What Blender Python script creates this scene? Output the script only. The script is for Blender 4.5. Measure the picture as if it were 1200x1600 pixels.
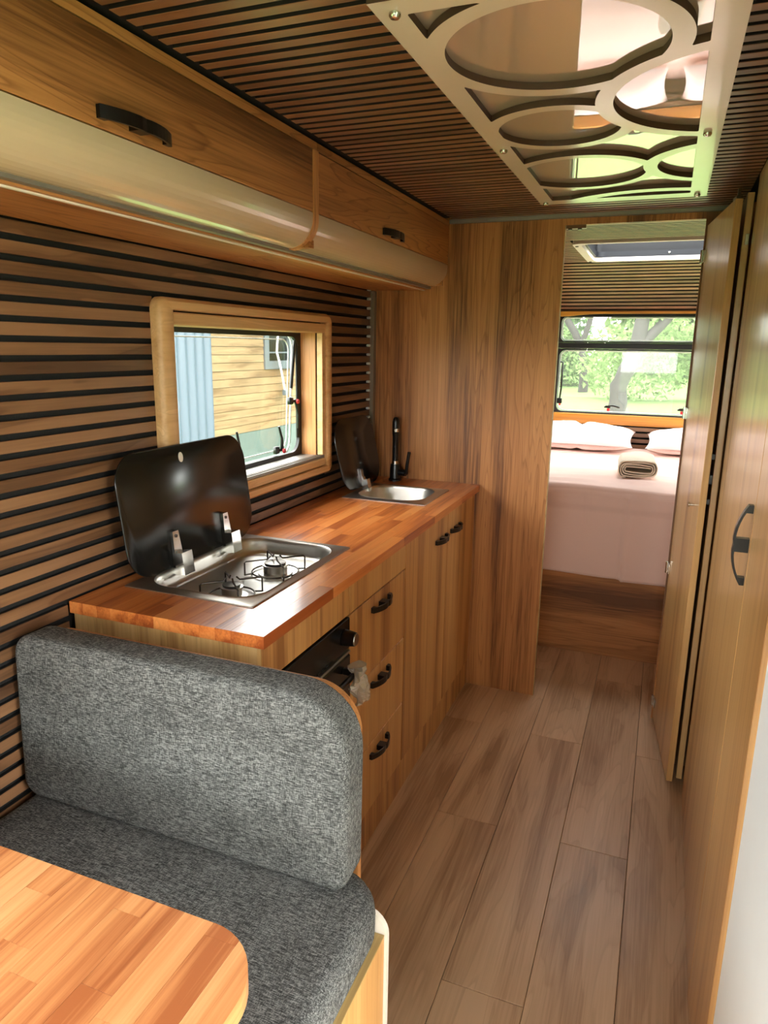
import bpy, bmesh, math, random
import numpy as np
from mathutils import Vector, Matrix, noise as mnoise

random.seed(7)
for o in list(bpy.data.objects):
    bpy.data.objects.remove(o, do_unlink=True)
SC = bpy.context.scene
COL = SC.collection

# ------------------------------------------------------------------ camera
cam_d = bpy.data.cameras.new('camera')
cam = bpy.data.objects.new('camera', cam_d)
COL.objects.link(cam)
_r = Vector((0.92999331, 0.36725744, 0.01531069))
_d = Vector((0.09772159, -0.20687355, -0.97347513))
_f = Vector((-0.35434861, 0.90682154, -0.22828))
cam.matrix_world = Matrix(((_r.x, -_d.x, -_f.x, 0.0), (_r.y, -_d.y, -_f.y, 0.0),
                           (_r.z, -_d.z, -_f.z, 1.45), (0, 0, 0, 1)))
cam_d.sensor_fit = 'HORIZONTAL'
cam_d.sensor_width = 36.0
cam_d.lens = 1100.56 * 36.0 / 1200.0
cam_d.clip_start = 0.02
SC.camera = cam

# ------------------------------------------------------------------ sky and daylight openings
W = bpy.data.worlds.new('overcast_sky')
SC.world = W
W.use_nodes = True
bg = W.node_tree.nodes['Background']
bg.inputs[0].default_value = (1.0, 0.985, 0.96, 1)
bg.inputs[1].default_value = 6.0
SC.view_settings.view_transform = 'Standard'
SC.view_settings.look = 'None'
SC.view_settings.gamma = 1.0
SC.view_settings.use_curve_mapping = False
SC.view_settings.exposure = 1.7


def portal(name, loc, direction, sx, sy):
    """sampling aid for the sky light that enters through an opening"""
    l = bpy.data.lights.new(name, 'AREA')
    l.shape = 'RECTANGLE'
    l.size = sx
    l.size_y = sy
    l.cycles.is_portal = True
    o = bpy.data.objects.new(name, l)
    COL.objects.link(o)
    o.location = loc
    o.rotation_euler = Vector(direction).to_track_quat('-Z', 'Y').to_euler()


portal('portal_kitchen_window', (-1.34, 1.9, 1.28), (1, 0, 0), 0.5, 0.9)
portal('portal_rear_window', (-0.07, 5.0, 1.36), (0, -1, 0), 1.35, 0.75)
portal('portal_roof_hatch', (-0.075, 3.875, 2.12), (0, 0, -1), 0.8, 0.8)
portal('portal_dinette_window', (-1.3, -0.2, 1.18), (1, 0, 0), 0.7, 1.5)
portal('portal_front_window', (-0.1, -1.75, 1.18), (0, 1, 0), 1.75, 0.8)
portal('portal_added_bedroom_left', (-1.3, 4.05, 1.24), (1, 0, 0), 0.6, 1.0)  # for the unseen side windows added to the bedroom
portal('portal_added_bedroom_right', (1.06, 4.05, 1.24), (-1, 0, 0), 0.6, 1.0)
portal('portal_entrance', (1.06, 0.27, 0.95), (-1, 0, 0), 1.95, 0.75)


# ------------------------------------------------------------------ helpers
def lin(c):
    out = []
    for v in c:
        v = v / 255.0
        out.append(v / 12.92 if v <= 0.04045 else ((v + 0.055) / 1.055) ** 2.4)
    return (out[0], out[1], out[2], 1.0)


class MB:
    def __init__(s):
        s.v = []
        s.f = []

    def add(s, vs, fs):
        n = len(s.v)
        s.v += [tuple(p) for p in vs]
        s.f += [tuple(i + n for i in f) for f in fs]
        return s

    def box(s, x0, x1, y0, y1, z0, z1):
        return s.add([(x0, y0, z0), (x1, y0, z0), (x1, y1, z0), (x0, y1, z0),
                      (x0, y0, z1), (x1, y0, z1), (x1, y1, z1), (x0, y1, z1)],
                     [(0, 3, 2, 1), (4, 5, 6, 7), (0, 1, 5, 4), (1, 2, 6, 5), (2, 3, 7, 6), (3, 0, 4, 7)])

    def cbox(s, x0, x1, y0, y1, z0, z1, c=0.002):
        """box with chamfered edges"""
        vs, idx = [], {}
        X, Y, Z = (x0, x1), (y0, y1), (z0, z1)
        for i in (0, 1):
            for j in (0, 1):
                for k in (0, 1):
                    a, b, d = (1 - 2 * i) * c, (1 - 2 * j) * c, (1 - 2 * k) * c
                    for m, p in enumerate(((X[i], Y[j] + b, Z[k] + d), (X[i] + a, Y[j], Z[k] + d), (X[i] + a, Y[j] + b, Z[k]))):
                        idx[(i, j, k, m)] = len(vs)
                        vs.append(p)
        fs = []
        for k in (0, 1):
            for m, mk in ((0, lambda a, b: (k, a, b, 0)), (1, lambda a, b: (a, k, b, 1)), (2, lambda a, b: (a, b, k, 2))):
                q = [idx[mk(0, 0)], idx[mk(1, 0)], idx[mk(1, 1)], idx[mk(0, 1)]]
                fs.append(q)
        for a in (0, 1):
            for b in (0, 1):
                fs.append([idx[(a, b, 0, 0)], idx[(a, b, 1, 0)], idx[(a, b, 1, 1)], idx[(a, b, 0, 1)]])
                fs.append([idx[(a, 0, b, 0)], idx[(a, 1, b, 0)], idx[(a, 1, b, 2)], idx[(a, 0, b, 2)]])
                fs.append([idx[(0, a, b, 1)], idx[(1, a, b, 1)], idx[(1, a, b, 2)], idx[(0, a, b, 2)]])
                for e in (0, 1):
                    fs.append([idx[(a, b, e, 0)], idx[(a, b, e, 1)], idx[(a, b, e, 2)]])
        cen = Vector(((x0 + x1) / 2, (y0 + y1) / 2, (z0 + z1) / 2))
        good = []
        for f in fs:
            p = [Vector(vs[i]) for i in f]
            n = (p[1] - p[0]).cross(p[2] - p[0])
            m = sum(p, Vector()) / len(p) - cen
            good.append(tuple(f) if n.dot(m) > 0 else tuple(reversed(f)))
        return s.add(vs, good)

    def prism(s, poly, t0, t1, mp):
        """poly: list of (a,b); mp(a,b,t)->xyz"""
        n = len(poly)
        vs = [mp(a, b, t0) for a, b in poly] + [mp(a, b, t1) for a, b in poly]
        fs = [tuple(range(n - 1, -1, -1)), tuple(range(n, 2 * n))]
        for i in range(n):
            j = (i + 1) % n
            fs.append((i, j, n + j, n + i))
        return s.add(vs, fs)

    def rings(s, loops, close0=True, close1=True, cyclic=True):
        n = len(loops[0])
        vs = [p for l in loops for p in l]
        fs = []
        for k in range(len(loops) - 1):
            for i in range(n if cyclic else n - 1):
                j = (i + 1) % n
                fs.append((k * n + i, k * n + j, (k + 1) * n + j, (k + 1) * n + i))
        if close0:
            fs.append(tuple(range(n - 1, -1, -1)))
        if close1:
            m = (len(loops) - 1) * n
            fs.append(tuple(range(m, m + n)))
        return s.add(vs, fs)

    def tube(s, pts, r, n=10, taper=None):
        pts = [Vector(p) for p in pts]
        loops = []
        up = Vector((0.13, 0.27, 0.95)).normalized()
        for i, p in enumerate(pts):
            t = (pts[min(i + 1, len(pts) - 1)] - pts[max(i - 1, 0)]).normalized()
            a = t.cross(up)
            if a.length < 0.05:
                a = t.cross(Vector((1, 0, 0)))
            a.normalize()
            b = t.cross(a)
            rr = r if taper is None else taper[i]
            loops.append([p + rr * (math.cos(2 * math.pi * k / n) * a + math.sin(2 * math.pi * k / n) * b) for k in range(n)])
        return s.rings(loops)

    def lathe(s, prof, c, axis='z', n=24):
        """prof: list of (r,h) along axis from c"""
        loops = []
        for r, h in prof:
            l = []
            for k in range(n):
                a = 2 * math.pi * k / n
                u, v = max(r, 1e-4) * math.cos(a), max(r, 1e-4) * math.sin(a)
                l.append({'z': (c[0] + u, c[1] + v, c[2] + h), 'x': (c[0] + h, c[1] + u, c[2] + v), 'y': (c[0] + u, c[1] + h, c[2] + v)}[axis])
            loops.append(l)
        return s.rings(loops)


def mesh_of(name, mb, smooth=None, fix=True):
    vs = np.array(mb.v, dtype=float)
    c = (vs.min(0) + vs.max(0)) / 2
    me = bpy.data.meshes.new(name)
    me.from_pydata((vs - c).tolist(), [], mb.f)
    if fix and len(mb.f) < 60000:
        bm = bmesh.new()
        bm.from_mesh(me)
        bmesh.ops.recalc_face_normals(bm, faces=bm.faces)
        bm.to_mesh(me)
        bm.free()
    if smooth is not None:
        me.shade_smooth()
        me.set_sharp_from_angle(angle=math.radians(smooth))
    me.update()
    return me, Vector(c)


def wloc(o):
    p = Vector(o.location)
    while o.parent:
        o = o.parent
        p += Vector(o.location)
    return p


def obj(name, mb, mat, parent=None, smooth=None, label=None, fix=True):
    me, c = mesh_of(name, mb, smooth, fix)
    me.materials.append(mat)
    o = bpy.data.objects.new(name, me)
    COL.objects.link(o)
    if parent is not None:
        o.parent = parent
        o.location = c - wloc(parent)
    else:
        o.location = c
    if label:
        o['label'] = label
    return o


def two_tone(o, facing, mat2, lim=0.5):
    """keep the first material on faces turned to `facing`, mat2 on the others"""
    o.data.materials.append(mat2)
    fv = Vector(facing)
    for p in o.data.polygons:
        if p.normal.dot(fv) < lim:
            p.material_index = 1
    return o


def tag(o, label, cat, group=None):
    o['label'] = label
    o['category'] = cat
    if group:
        o['group'] = group
    return o


def thing(name, loc, label, cat, group=None):
    o = bpy.data.objects.new(name, None)
    o.empty_display_size = 0.05
    COL.objects.link(o)
    o.location = loc
    return tag(o, label, cat, group)


def struct(o, label):
    o['kind'] = 'structure'
    o['label'] = label
    return o


def struct_empty(name, loc, label):
    o = bpy.data.objects.new(name, None)
    o.empty_display_size = 0.05
    COL.objects.link(o)
    o.location = loc
    return struct(o, label)


def rrect(a0, a1, b0, b1, r, n=6):
    """rounded rectangle outline, counter-clockwise; r may be (r00,r10,r11,r01)"""
    if not isinstance(r, tuple):
        r = (r, r, r, r)
    out = []
    for (ca, cb, rr, st) in ((a0 + r[0], b0 + r[0], r[0], 180), (a1 - r[1], b0 + r[1], r[1], 270),
                             (a1 - r[2], b1 - r[2], r[2], 0), (a0 + r[3], b1 - r[3], r[3], 90)):
        for k in range(n + 1):
            t = math.radians(st + 90.0 * k / n)
            out.append((ca + rr * math.cos(t), cb + rr * math.sin(t)))
    return out


def ring_prism(mb, outer, inner, t0, t1, mp):
    n = len(outer)
    L = [[mp(a, b, t0) for a, b in outer], [mp(a, b, t1) for a, b in outer],
         [mp(a, b, t1) for a, b in inner], [mp(a, b, t0) for a, b in inner]]
    vs = [p for l in L for p in l]
    fs = []
    for k in range(4):
        k2 = (k + 1) % 4
        for i in range(n):
            j = (i + 1) % n
            fs.append((k * n + i, k * n + j, k2 * n + j, k2 * n + i))
    return mb.add(vs, fs)


def puff(mb, outline, t0, t1, r, bulge, mp, capn=6, ns=5, wob=0.0):
    """soft cushion: outline extruded t0..t1, edges rounded by r, caps bulging"""
    n = len(outline)
    P = [Vector((a, b)) for a, b in outline]
    nor = []
    for i in range(n):
        t = (P[(i + 1) % n] - P[i - 1])
        nor.append(Vector((-t.y, t.x)).normalized())
    cen = sum(P, Vector((0, 0))) / n
    loops = []

    def cap(base, t, sgn):
        ls = []
        for k in range(capn, 0, -1):
            sc = (capn - k + 0.02) / capn
            ls.append([((cen + (q - cen) * sc), t + sgn * bulge * (1 - sc ** 2.2)) for q in base])
        return ls
    ins = [P[i] + nor[i] * r for i in range(n)]
    loops += cap(ins, t0, -1)
    for k in range(ns + 1):
        a = math.pi / 2 * k / ns
        loops.append([(P[i] + nor[i] * r * (1 - math.sin(a)), t0 + r * (1 - math.cos(a))) for i in range(n)])
    for k in range(ns + 1):
        a = math.pi / 2 * (1 - k / ns)
        loops.append([(P[i] + nor[i] * r * (1 - math.sin(a)), t1 - r * (1 - math.cos(a))) for i in range(n)])
    loops += list(reversed(cap(ins, t1, 1)))
    out = []
    for l in loops:
        row = []
        for q, t in l:
            p = Vector(mp(q.x, q.y, t))
            if wob:
                d = mnoise.noise_vector(p * 7.0) * wob
                p += d
            row.append(p)
        out.append(row)
    return mb.rings(out)


def slab_holes(mb, mp, a0, a1, b0, b1, t0, t1, holes):
    """plate with rectangular holes; mp(a,b,t)->(xyz)"""
    A = sorted({a0, a1, *[h[0] for h in holes], *[h[1] for h in holes]})
    B = sorted({b0, b1, *[h[2] for h in holes], *[h[3] for h in holes]})
    for i in range(len(A) - 1):
        for j in range(len(B) - 1):
            ca, cb = (A[i] + A[i + 1]) / 2, (B[j] + B[j + 1]) / 2
            if any(h[0] < ca < h[1] and h[2] < cb < h[3] for h in holes):
                continue
            p, q = mp(A[i], B[j], t0), mp(A[i + 1], B[j + 1], t1)
            lo = [min(u, v) for u, v in zip(p, q)]
            hi = [max(u, v) for u, v in zip(p, q)]
            mb.box(lo[0], hi[0], lo[1], hi[1], lo[2], hi[2])
    return mb


# ------------------------------------------------------------------ materials
def newmat(name):
    m = bpy.data.materials.new(name)
    m.use_nodes = True
    nt = m.node_tree
    return m, nt, nt.nodes['Principled BSDF']


def N(nt, t, **kw):
    n = nt.nodes.new(t)
    for k, v in kw.items():
        setattr(n, k, v)
    return n


def plain(name, rgb, rough=0.5, metal=0.0, spec=0.5, bump=0.0, bscale=60.0, var=0.06, coat=0.0, trans=0.0):
    m, nt, b = newmat(name)
    c = lin(rgb)
    tc = N(nt, 'ShaderNodeTexCoord')
    no = N(nt, 'ShaderNodeTexNoise')
    no.inputs['Scale'].default_value = bscale
    no.inputs['Detail'].default_value = 3
    nt.links.new(tc.outputs['Object'], no.inputs['Vector'])
    mx = N(nt, 'ShaderNodeMix', data_type='RGBA')
    mx.inputs[6].default_value = tuple(v * (1 - var) for v in c[:3]) + (1,)
    mx.inputs[7].default_value = tuple(min(1, v * (1 + var)) for v in c[:3]) + (1,)
    nt.links.new(no.outputs['Fac'], mx.inputs[0])
    nt.links.new(mx.outputs[2], b.inputs['Base Color'])
    b.inputs['Roughness'].default_value = rough
    b.inputs['Metallic'].default_value = metal
    b.inputs['Specular IOR Level'].default_value = spec
    b.inputs['Coat Weight'].default_value = coat
    b.inputs['Coat Roughness'].default_value = 0.08
    if bump:
        bp = N(nt, 'ShaderNodeBump')
        bp.inputs['Strength'].default_value = bump
        bp.inputs['Distance'].default_value = 0.002
        nt.links.new(no.outputs['Fac'], bp.inputs['Height'])
        nt.links.new(bp.outputs[0], b.inputs['Normal'])
    return m


def wood(name, light, mid, dark, axis, along=0.9, cross=7.0, rings=9.0, ringamt=0.35, streak=160.0,
         streakamt=0.35, rough=0.45, spec=0.4, coat=0.0, bump=0.25, rndval=0.12, distort=0.6, coatr=0.15):
    m, nt, b = newmat(name)
    tc = N(nt, 'ShaderNodeTexCoord')
    oi = N(nt, 'ShaderNodeObjectInfo')
    mul = N(nt, 'ShaderNodeVectorMath', operation='MULTIPLY')
    cmb = N(nt, 'ShaderNodeCombineXYZ')
    for i in range(3):
        nt.links.new(oi.outputs['Random'], cmb.inputs[i])
    mul.inputs[1].default_value = (37.0, 53.0, 71.0)
    nt.links.new(cmb.outputs[0], mul.inputs[0])
    add = N(nt, 'ShaderNodeVectorMath', operation='ADD')
    nt.links.new(tc.outputs['Object'], add.inputs[0])
    nt.links.new(mul.outputs[0], add.inputs[1])
    s1 = [cross] * 3
    s1[axis] = along
    mp1 = N(nt, 'ShaderNodeMapping')
    mp1.inputs['Scale'].default_value = s1
    nt.links.new(add.outputs[0], mp1.inputs['Vector'])
    nA = N(nt, 'ShaderNodeTexNoise')
    nA.inputs['Scale'].default_value = 1.0
    nA.inputs['Detail'].default_value = 2.5
    nA.inputs['Distortion'].default_value = distort
    nt.links.new(mp1.outputs[0], nA.inputs['Vector'])
    s2 = [streak] * 3
    s2[axis] = streak * 0.022
    mp2 = N(nt, 'ShaderNodeMapping')
    mp2.inputs['Scale'].default_value = s2
    nt.links.new(add.outputs[0], mp2.inputs['Vector'])
    nB = N(nt, 'ShaderNodeTexNoise')
    nB.inputs['Scale'].default_value = 1.0
    nB.inputs['Detail'].default_value = 4
    nB.inputs['Roughness'].default_value = 0.6
    nt.links.new(mp2.outputs[0], nB.inputs['Vector'])
    # contour lines of the broad noise: growth rings
    mr = N(nt, 'ShaderNodeMath', operation='MULTIPLY')
    mr.inputs[1].default_value = rings
    nt.links.new(nA.outputs['Fac'], mr.inputs[0])
    fr = N(nt, 'ShaderNodeMath', operation='FRACT')
    nt.links.new(mr.outputs[0], fr.inputs[0])
    rp = N(nt, 'ShaderNodeValToRGB')
    rp.color_ramp.elements[0].position = 0.0
    rp.color_ramp.elements[0].color = (0, 0, 0, 1)
    rp.color_ramp.elements[1].position = 1.0
    rp.color_ramp.elements[1].color = (1, 1, 1, 1)
    e = rp.color_ramp.elements.new(0.72)
    e.color = (0.12, 0.12, 0.12, 1)
    e = rp.color_ramp.elements.new(0.93)
    e.color = (1, 1, 1, 1)
    rp.color_ramp.elements[-1].color = (0, 0, 0, 1)
    nt.links.new(fr.outputs[0], rp.inputs[0])
    # base ramp
    br = N(nt, 'ShaderNodeValToRGB')
    br.color_ramp.elements[0].position = 0.3
    br.color_ramp.elements[0].color = lin(dark)
    br.color_ramp.elements[1].position = 0.7
    br.color_ramp.elements[1].color = lin(light)
    e = br.color_ramp.elements.new(0.48)
    e.color = lin(mid)
    sm = N(nt, 'ShaderNodeMath', operation='MULTIPLY_ADD')     # (B-0.5)*k + A
    sb = N(nt, 'ShaderNodeMath', operation='SUBTRACT')
    sb.inputs[1].default_value = 0.5
    nt.links.new(nB.outputs['Fac'], sb.inputs[0])
    nt.links.new(sb.outputs[0], sm.inputs[0])
    sm.inputs[1].default_value = streakamt
    nt.links.new(nA.outputs['Fac'], sm.inputs[2])
    rn = N(nt, 'ShaderNodeMath', operation='MULTIPLY_ADD')
    nt.links.new(oi.outputs['Random'], rn.inputs[0])
    rn.inputs[1].default_value = rndval
    rn.inputs[2].default_value = -rndval / 2
    ad2 = N(nt, 'ShaderNodeMath', operation='ADD')
    nt.links.new(sm.outputs[0], ad2.inputs[0])
    nt.links.new(rn.outputs[0], ad2.inputs[1])
    nt.links.new(ad2.outputs[0], br.inputs[0])
    mx = N(nt, 'ShaderNodeMix', data_type='RGBA', blend_type='MULTIPLY')
    dk = N(nt, 'ShaderNodeMath', operation='MULTIPLY')
    dk.inputs[1].default_value = ringamt
    nt.links.new(rp.outputs[0], dk.inputs[0])
    nt.links.new(dk.outputs[0], mx.inputs[0])
    nt.links.new(br.outputs[0], mx.inputs[6])
    mx.inputs[7].default_value = (0.42, 0.32, 0.25, 1)
    nt.links.new(mx.outputs[2], b.inputs['Base Color'])
    b.inputs['Roughness'].default_value = rough
    b.inputs['Specular IOR Level'].default_value = spec
    b.inputs['Coat Weight'].default_value = coat
    b.inputs['Coat Roughness'].default_value = coatr
    if bump:
        bp = N(nt, 'ShaderNodeBump')
        bp.inputs['Strength'].default_value = bump
        bp.inputs['Distance'].default_value = 0.001
        nt.links.new(nB.outputs['Fac'], bp.inputs['Height'])
        nt.links.new(bp.outputs[0], b.inputs['Normal'])
    return m


OAK = dict(light=(206, 146, 88), mid=(182, 122, 70), dark=(112, 70, 38))
M = {}
M['oak_z'] = wood('oak_panel_vertical', axis=2, cross=7.5, along=0.45, rings=26, ringamt=0.45, distort=0.4, streakamt=0.55, **OAK)
M['oak_y'] = wood('oak_panel_lengthwise', axis=1, cross=7.0, along=0.6, rings=24, ringamt=0.62, distort=0.4, **OAK)
M['oak_x'] = wood('oak_panel_crosswise', axis=0, cross=6.0, along=0.6, rings=20, ringamt=0.35, distort=0.4, **OAK)
M['oak_front'] = wood('oak_cabinet_front', (214, 166, 104), (196, 144, 86), (156, 106, 60), 2, cross=13, along=0.5,
                      rings=3, ringamt=0.25, streakamt=0.5, streak=120, rough=0.4)
M['oak_gloss'] = wood('oak_wardrobe_satin', (218, 176, 116), (200, 154, 96), (170, 122, 72), 2, cross=14, along=0.35,
                      rings=3, ringamt=0.25, streakamt=0.5, streak=130, rough=0.3, spec=0.6, coat=0.5, coatr=0.22)
M['ash_z'] = wood('pale_ash_panel', (224, 190, 130), (206, 168, 108), (160, 120, 70), 2, cross=16, along=0.8, rings=4,
                  ringamt=0.3, streakamt=0.6, streak=120)
M['slat_y'] = wood('walnut_slat_lengthwise', (146, 106, 74), (122, 86, 58), (84, 57, 38), 1, cross=11, along=1.6, rings=4,
                   ringamt=0.5, rough=0.38, spec=0.5, rndval=0.16)
M['slat_x'] = wood('walnut_slat_crosswise', (158, 114, 80), (132, 92, 62), (98, 66, 44), 0, cross=11, along=1.2, rings=3,
                   ringamt=0.35, rough=0.33, spec=0.55, rndval=0.12, bump=0.12)
M['floor'] = wood('laminate_plank', (220, 188, 154), (204, 170, 136), (164, 130, 98), 1, cross=8.0, along=1.1, rings=9,
                  ringamt=0.22, streakamt=0.4, streak=180, rough=0.36, spec=0.45, rndval=0.06)
M['block'] = wood('butcher_block_worktop', (228, 146, 78), (208, 120, 58), (160, 80, 36), 1, cross=18, along=1.5, rings=3,
                  ringamt=0.25, streakamt=0.4, streak=200, rough=0.3, coat=0.55, coatr=0.16, rndval=0.24, bump=0.08)
M['block_t'] = wood('butcher_block_table', (232, 174, 118), (212, 142, 88), (170, 98, 56), 1, cross=18, along=1.5, rings=3,
                    ringamt=0.25, streakamt=0.4, streak=200, rough=0.34, coat=0.4, coatr=0.2, rndval=0.3, bump=0.08)
M['edge'] = wood('pale_edge_band', (206, 176, 120), (190, 160, 104), (164, 132, 80), 1, cross=20, rings=2, ringamt=0.1)
M['frame_wood'] = wood('woodgrain_window_plastic', (226, 184, 130), (214, 170, 116), (196, 150, 96), 1, cross=30, along=1.5,
                       rings=3, ringamt=0.25, rough=0.35, bump=0.05, rndval=0.0)
M['amber'] = wood('amber_varnished_frame', (226, 160, 70), (210, 142, 54), (184, 116, 36), 0, cross=20, rings=3, ringamt=0.2,
                  rough=0.35, coat=0.3)
M['core'] = plain('black_dyed_slat_core', (22, 20, 18), 0.7)
M['mdf'] = plain('dark_brown_cut_edge', (74, 54, 40), 0.6, var=0.12)
M['felt'] = plain('black_felt_backing', (20, 18, 17), 0.9, bump=0.3, bscale=400)
M['black'] = plain('black_satin_metal', (14, 14, 15), 0.28, spec=0.5)
M['rubber'] = plain('black_rubber_seal', (22, 23, 25), 0.45)
M['lidglass'] = plain('black_glass_lid', (16, 17, 17), 0.2, spec=0.6)
M['oven_black'] = plain('black_enamel', (12, 12, 13), 0.22, spec=0.5)
M['chrome'] = plain('polished_steel', (206, 204, 200), 0.16, metal=1.0)
M['wire'] = plain('dark_wire_steel', (92, 86, 80), 0.3, metal=1.0)
M['brown_alu'] = plain('bronze_grey_profile', (128, 114, 98), 0.45, metal=0.3)
M['alu'] = plain('grey_aluminium_trim', (150, 146, 140), 0.4, metal=0.6)
M['cream'] = plain('gloss_cream_fascia', (204, 182, 152), 0.15, spec=0.5, coat=0.8, var=0.01, bscale=4)
M['white'] = plain('white_painted_panel', (226, 232, 234), 0.5, bump=0.05, bscale=20, var=0.02)
M['white_trim'] = plain('off_white_edge', (232, 222, 208), 0.5)
M['lattice'] = plain('satin_white_lattice_paint', (226, 212, 194), 0.24, spec=0.6, coat=0.5, var=0.02)
M['pink'] = plain('pale_pink_cotton', (246, 212, 200), 0.85, bump=0.15, bscale=300, var=0.03)
M['pillow'] = plain('blush_pillow_cotton', (240, 214, 208), 0.85, bump=0.12, bscale=260, var=0.02)
M['towel'] = plain('cream_terry_cloth', (226, 212, 190), 0.95, bump=0.8, bscale=500, var=0.08)
M['red'] = plain('red_plastic_button', (196, 36, 44), 0.4)
M['shed_grey'] = plain('blue_grey_corrugated_steel', (80, 92, 106), 0.45, var=0.05, bscale=20)
M['shed_board'] = wood('raw_spruce_cladding', (136, 114, 84), (124, 102, 74), (98, 76, 50), 1, cross=10, along=1.0, rings=5,
                       ringamt=0.25, rough=0.6, rndval=0.1)
M['plinth'] = plain('grey_green_rendered_plinth', (84, 96, 92), 0.8, bump=0.3, bscale=12, var=0.15)
M['grass'] = plain('mown_grass', (92, 118, 56), 0.9, bump=1.0, bscale=9, var=0.35)
M['bark'] = plain('grey_brown_bark', (50, 46, 44), 0.9, bump=1.0, bscale=14, var=0.3)
M['seal_glint'] = plain('pale_silicone_bead_and_glint', (224, 226, 222), 0.4)
M['hatchwall'] = plain('grey_hatch_liner', (24, 26, 30), 0.35)
M['wire_white'] = plain('white_cable', (236, 236, 232), 0.5)
M['plastic_grey'] = plain('grey_window_plastic', (84, 90, 96), 0.5)


def steel():
    m, nt, b = newmat('brushed_stainless_steel')
    tc = N(nt, 'ShaderNodeTexCoord')
    mp = N(nt, 'ShaderNodeMapping')
    mp.inputs['Scale'].default_value = (30, 3, 30)
    nt.links.new(tc.outputs['Object'], mp.inputs[0])
    no = N(nt, 'ShaderNodeTexNoise')
    no.inputs['Scale'].default_value = 1
    nt.links.new(mp.outputs[0], no.inputs[0])
    rr = N(nt, 'ShaderNodeMapRange')
    rr.inputs['To Min'].default_value = 0.32
    rr.inputs['To Max'].default_value = 0.36
    nt.links.new(no.outputs['Fac'], rr.inputs[0])
    nt.links.new(rr.outputs[0], b.inputs['Roughness'])
    b.inputs['Base Color'].default_value = lin((206, 202, 196))
    b.inputs['Metallic'].default_value = 1.0
    return m


M['steel'] = steel()


def fabric():
    m, nt, b = newmat('grey_melange_upholstery')
    tc = N(nt, 'ShaderNodeTexCoord')
    f = []
    for sc, det in (((90, 700, 700), 3), ((700, 150, 150), 2), ((14, 14, 14), 2)):
        mp = N(nt, 'ShaderNodeMapping')
        mp.inputs['Scale'].default_value = sc
        nt.links.new(tc.outputs['Object'], mp.inputs[0])
        no = N(nt, 'ShaderNodeTexNoise')
        no.inputs['Scale'].default_value = 1
        no.inputs['Detail'].default_value = det
        no.inputs['Roughness'].default_value = 0.65
        nt.links.new(mp.outputs[0], no.inputs[0])
        f.append(no)
    a = N(nt, 'ShaderNodeMath', operation='MULTIPLY_ADD')
    a.inputs[1].default_value = 0.55
    nt.links.new(f[1].outputs['Fac'], a.inputs[0])
    nt.links.new(f[0].outputs['Fac'], a.inputs[2])
    a2 = N(nt, 'ShaderNodeMath', operation='MULTIPLY_ADD')
    a2.inputs[1].default_value = 0.15
    nt.links.new(f[2].outputs['Fac'], a2.inputs[0])
    nt.links.new(a.outputs[0], a2.inputs[2])
    r = N(nt, 'ShaderNodeValToRGB')
    r.color_ramp.elements[0].position = 0.68
    r.color_ramp.elements[0].color = lin((50, 50, 50))
    r.color_ramp.elements[1].position = 1.05 if False else 1.0
    r.color_ramp.elements[1].color = lin((142, 143, 141))
    e = r.color_ramp.elements.new(0.84)
    e.color = lin((88, 89, 88))
    nt.links.new(a2.outputs[0], r.inputs[0])
    nt.links.new(r.outputs[0], b.inputs['Base Color'])
    b.inputs['Roughness'].default_value = 0.95
    b.inputs['Specular IOR Level'].default_value = 0.15
    bp = N(nt, 'ShaderNodeBump')
    bp.inputs['Strength'].default_value = 0.5
    bp.inputs['Distance'].default_value = 0.0015
    nt.links.new(a.outputs[0], bp.inputs['Height'])
    nt.links.new(bp.outputs[0], b.inputs['Normal'])
    return m


M['fabric'] = fabric()


def clear(name, tint, haze=0.0, rough=0.02):
    m, nt, b = newmat(name)
    nt.nodes.remove(b)
    out = nt.nodes['Material Output']
    t = N(nt, 'ShaderNodeBsdfTransparent')
    t.inputs[0].default_value = tint + (1,)
    g = N(nt, 'ShaderNodeBsdfGlossy')
    g.inputs['Roughness'].default_value = rough
    lw = N(nt, 'ShaderNodeLayerWeight')
    lw.inputs['Blend'].default_value = 0.5
    pw = N(nt, 'ShaderNodeMath', operation='POWER')
    pw.inputs[1].default_value = 5.0
    nt.links.new(lw.outputs['Facing'], pw.inputs[0])
    fz = N(nt, 'ShaderNodeMath', operation='MULTIPLY_ADD')
    fz.inputs[1].default_value = 0.9
    fz.inputs[2].default_value = 0.03
    nt.links.new(pw.outputs[0], fz.inputs[0])
    mx = N(nt, 'ShaderNodeMixShader')
    nt.links.new(fz.outputs[0], mx.inputs[0])
    src = t
    if haze:
        tl_ = N(nt, 'ShaderNodeBsdfTranslucent')
        tl_.inputs[0].default_value = (0.95, 0.96, 0.95, 1)
        src = N(nt, 'ShaderNodeMixShader')
        src.inputs[0].default_value = haze
        nt.links.new(t.outputs[0], src.inputs[1])
        nt.links.new(tl_.outputs[0], src.inputs[2])
    nt.links.new(src.outputs[0], mx.inputs[1])
    nt.links.new(g.outputs[0], mx.inputs[2])
    nt.links.new(mx.outputs[0], out.inputs[0])
    return m


M['acrylic_hazy'] = clear('hazy_acrylic_pane', (0.88, 0.9, 0.89), haze=0.016)  # small translucent share lays a pale veil over the view outside
M['acrylic'] = clear('clear_acrylic_pane', (0.86, 0.88, 0.87))
M['acrylic_grey'] = clear('smoked_acrylic_dome', (0.88, 0.9, 0.92))
M['film'] = plain('crinkled_milky_film', (216, 212, 200), 0.25, spec=0.6, bump=0.4, bscale=80)
M['film'].node_tree.nodes['Principled BSDF'].inputs['Alpha'].default_value = 0.6


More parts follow.
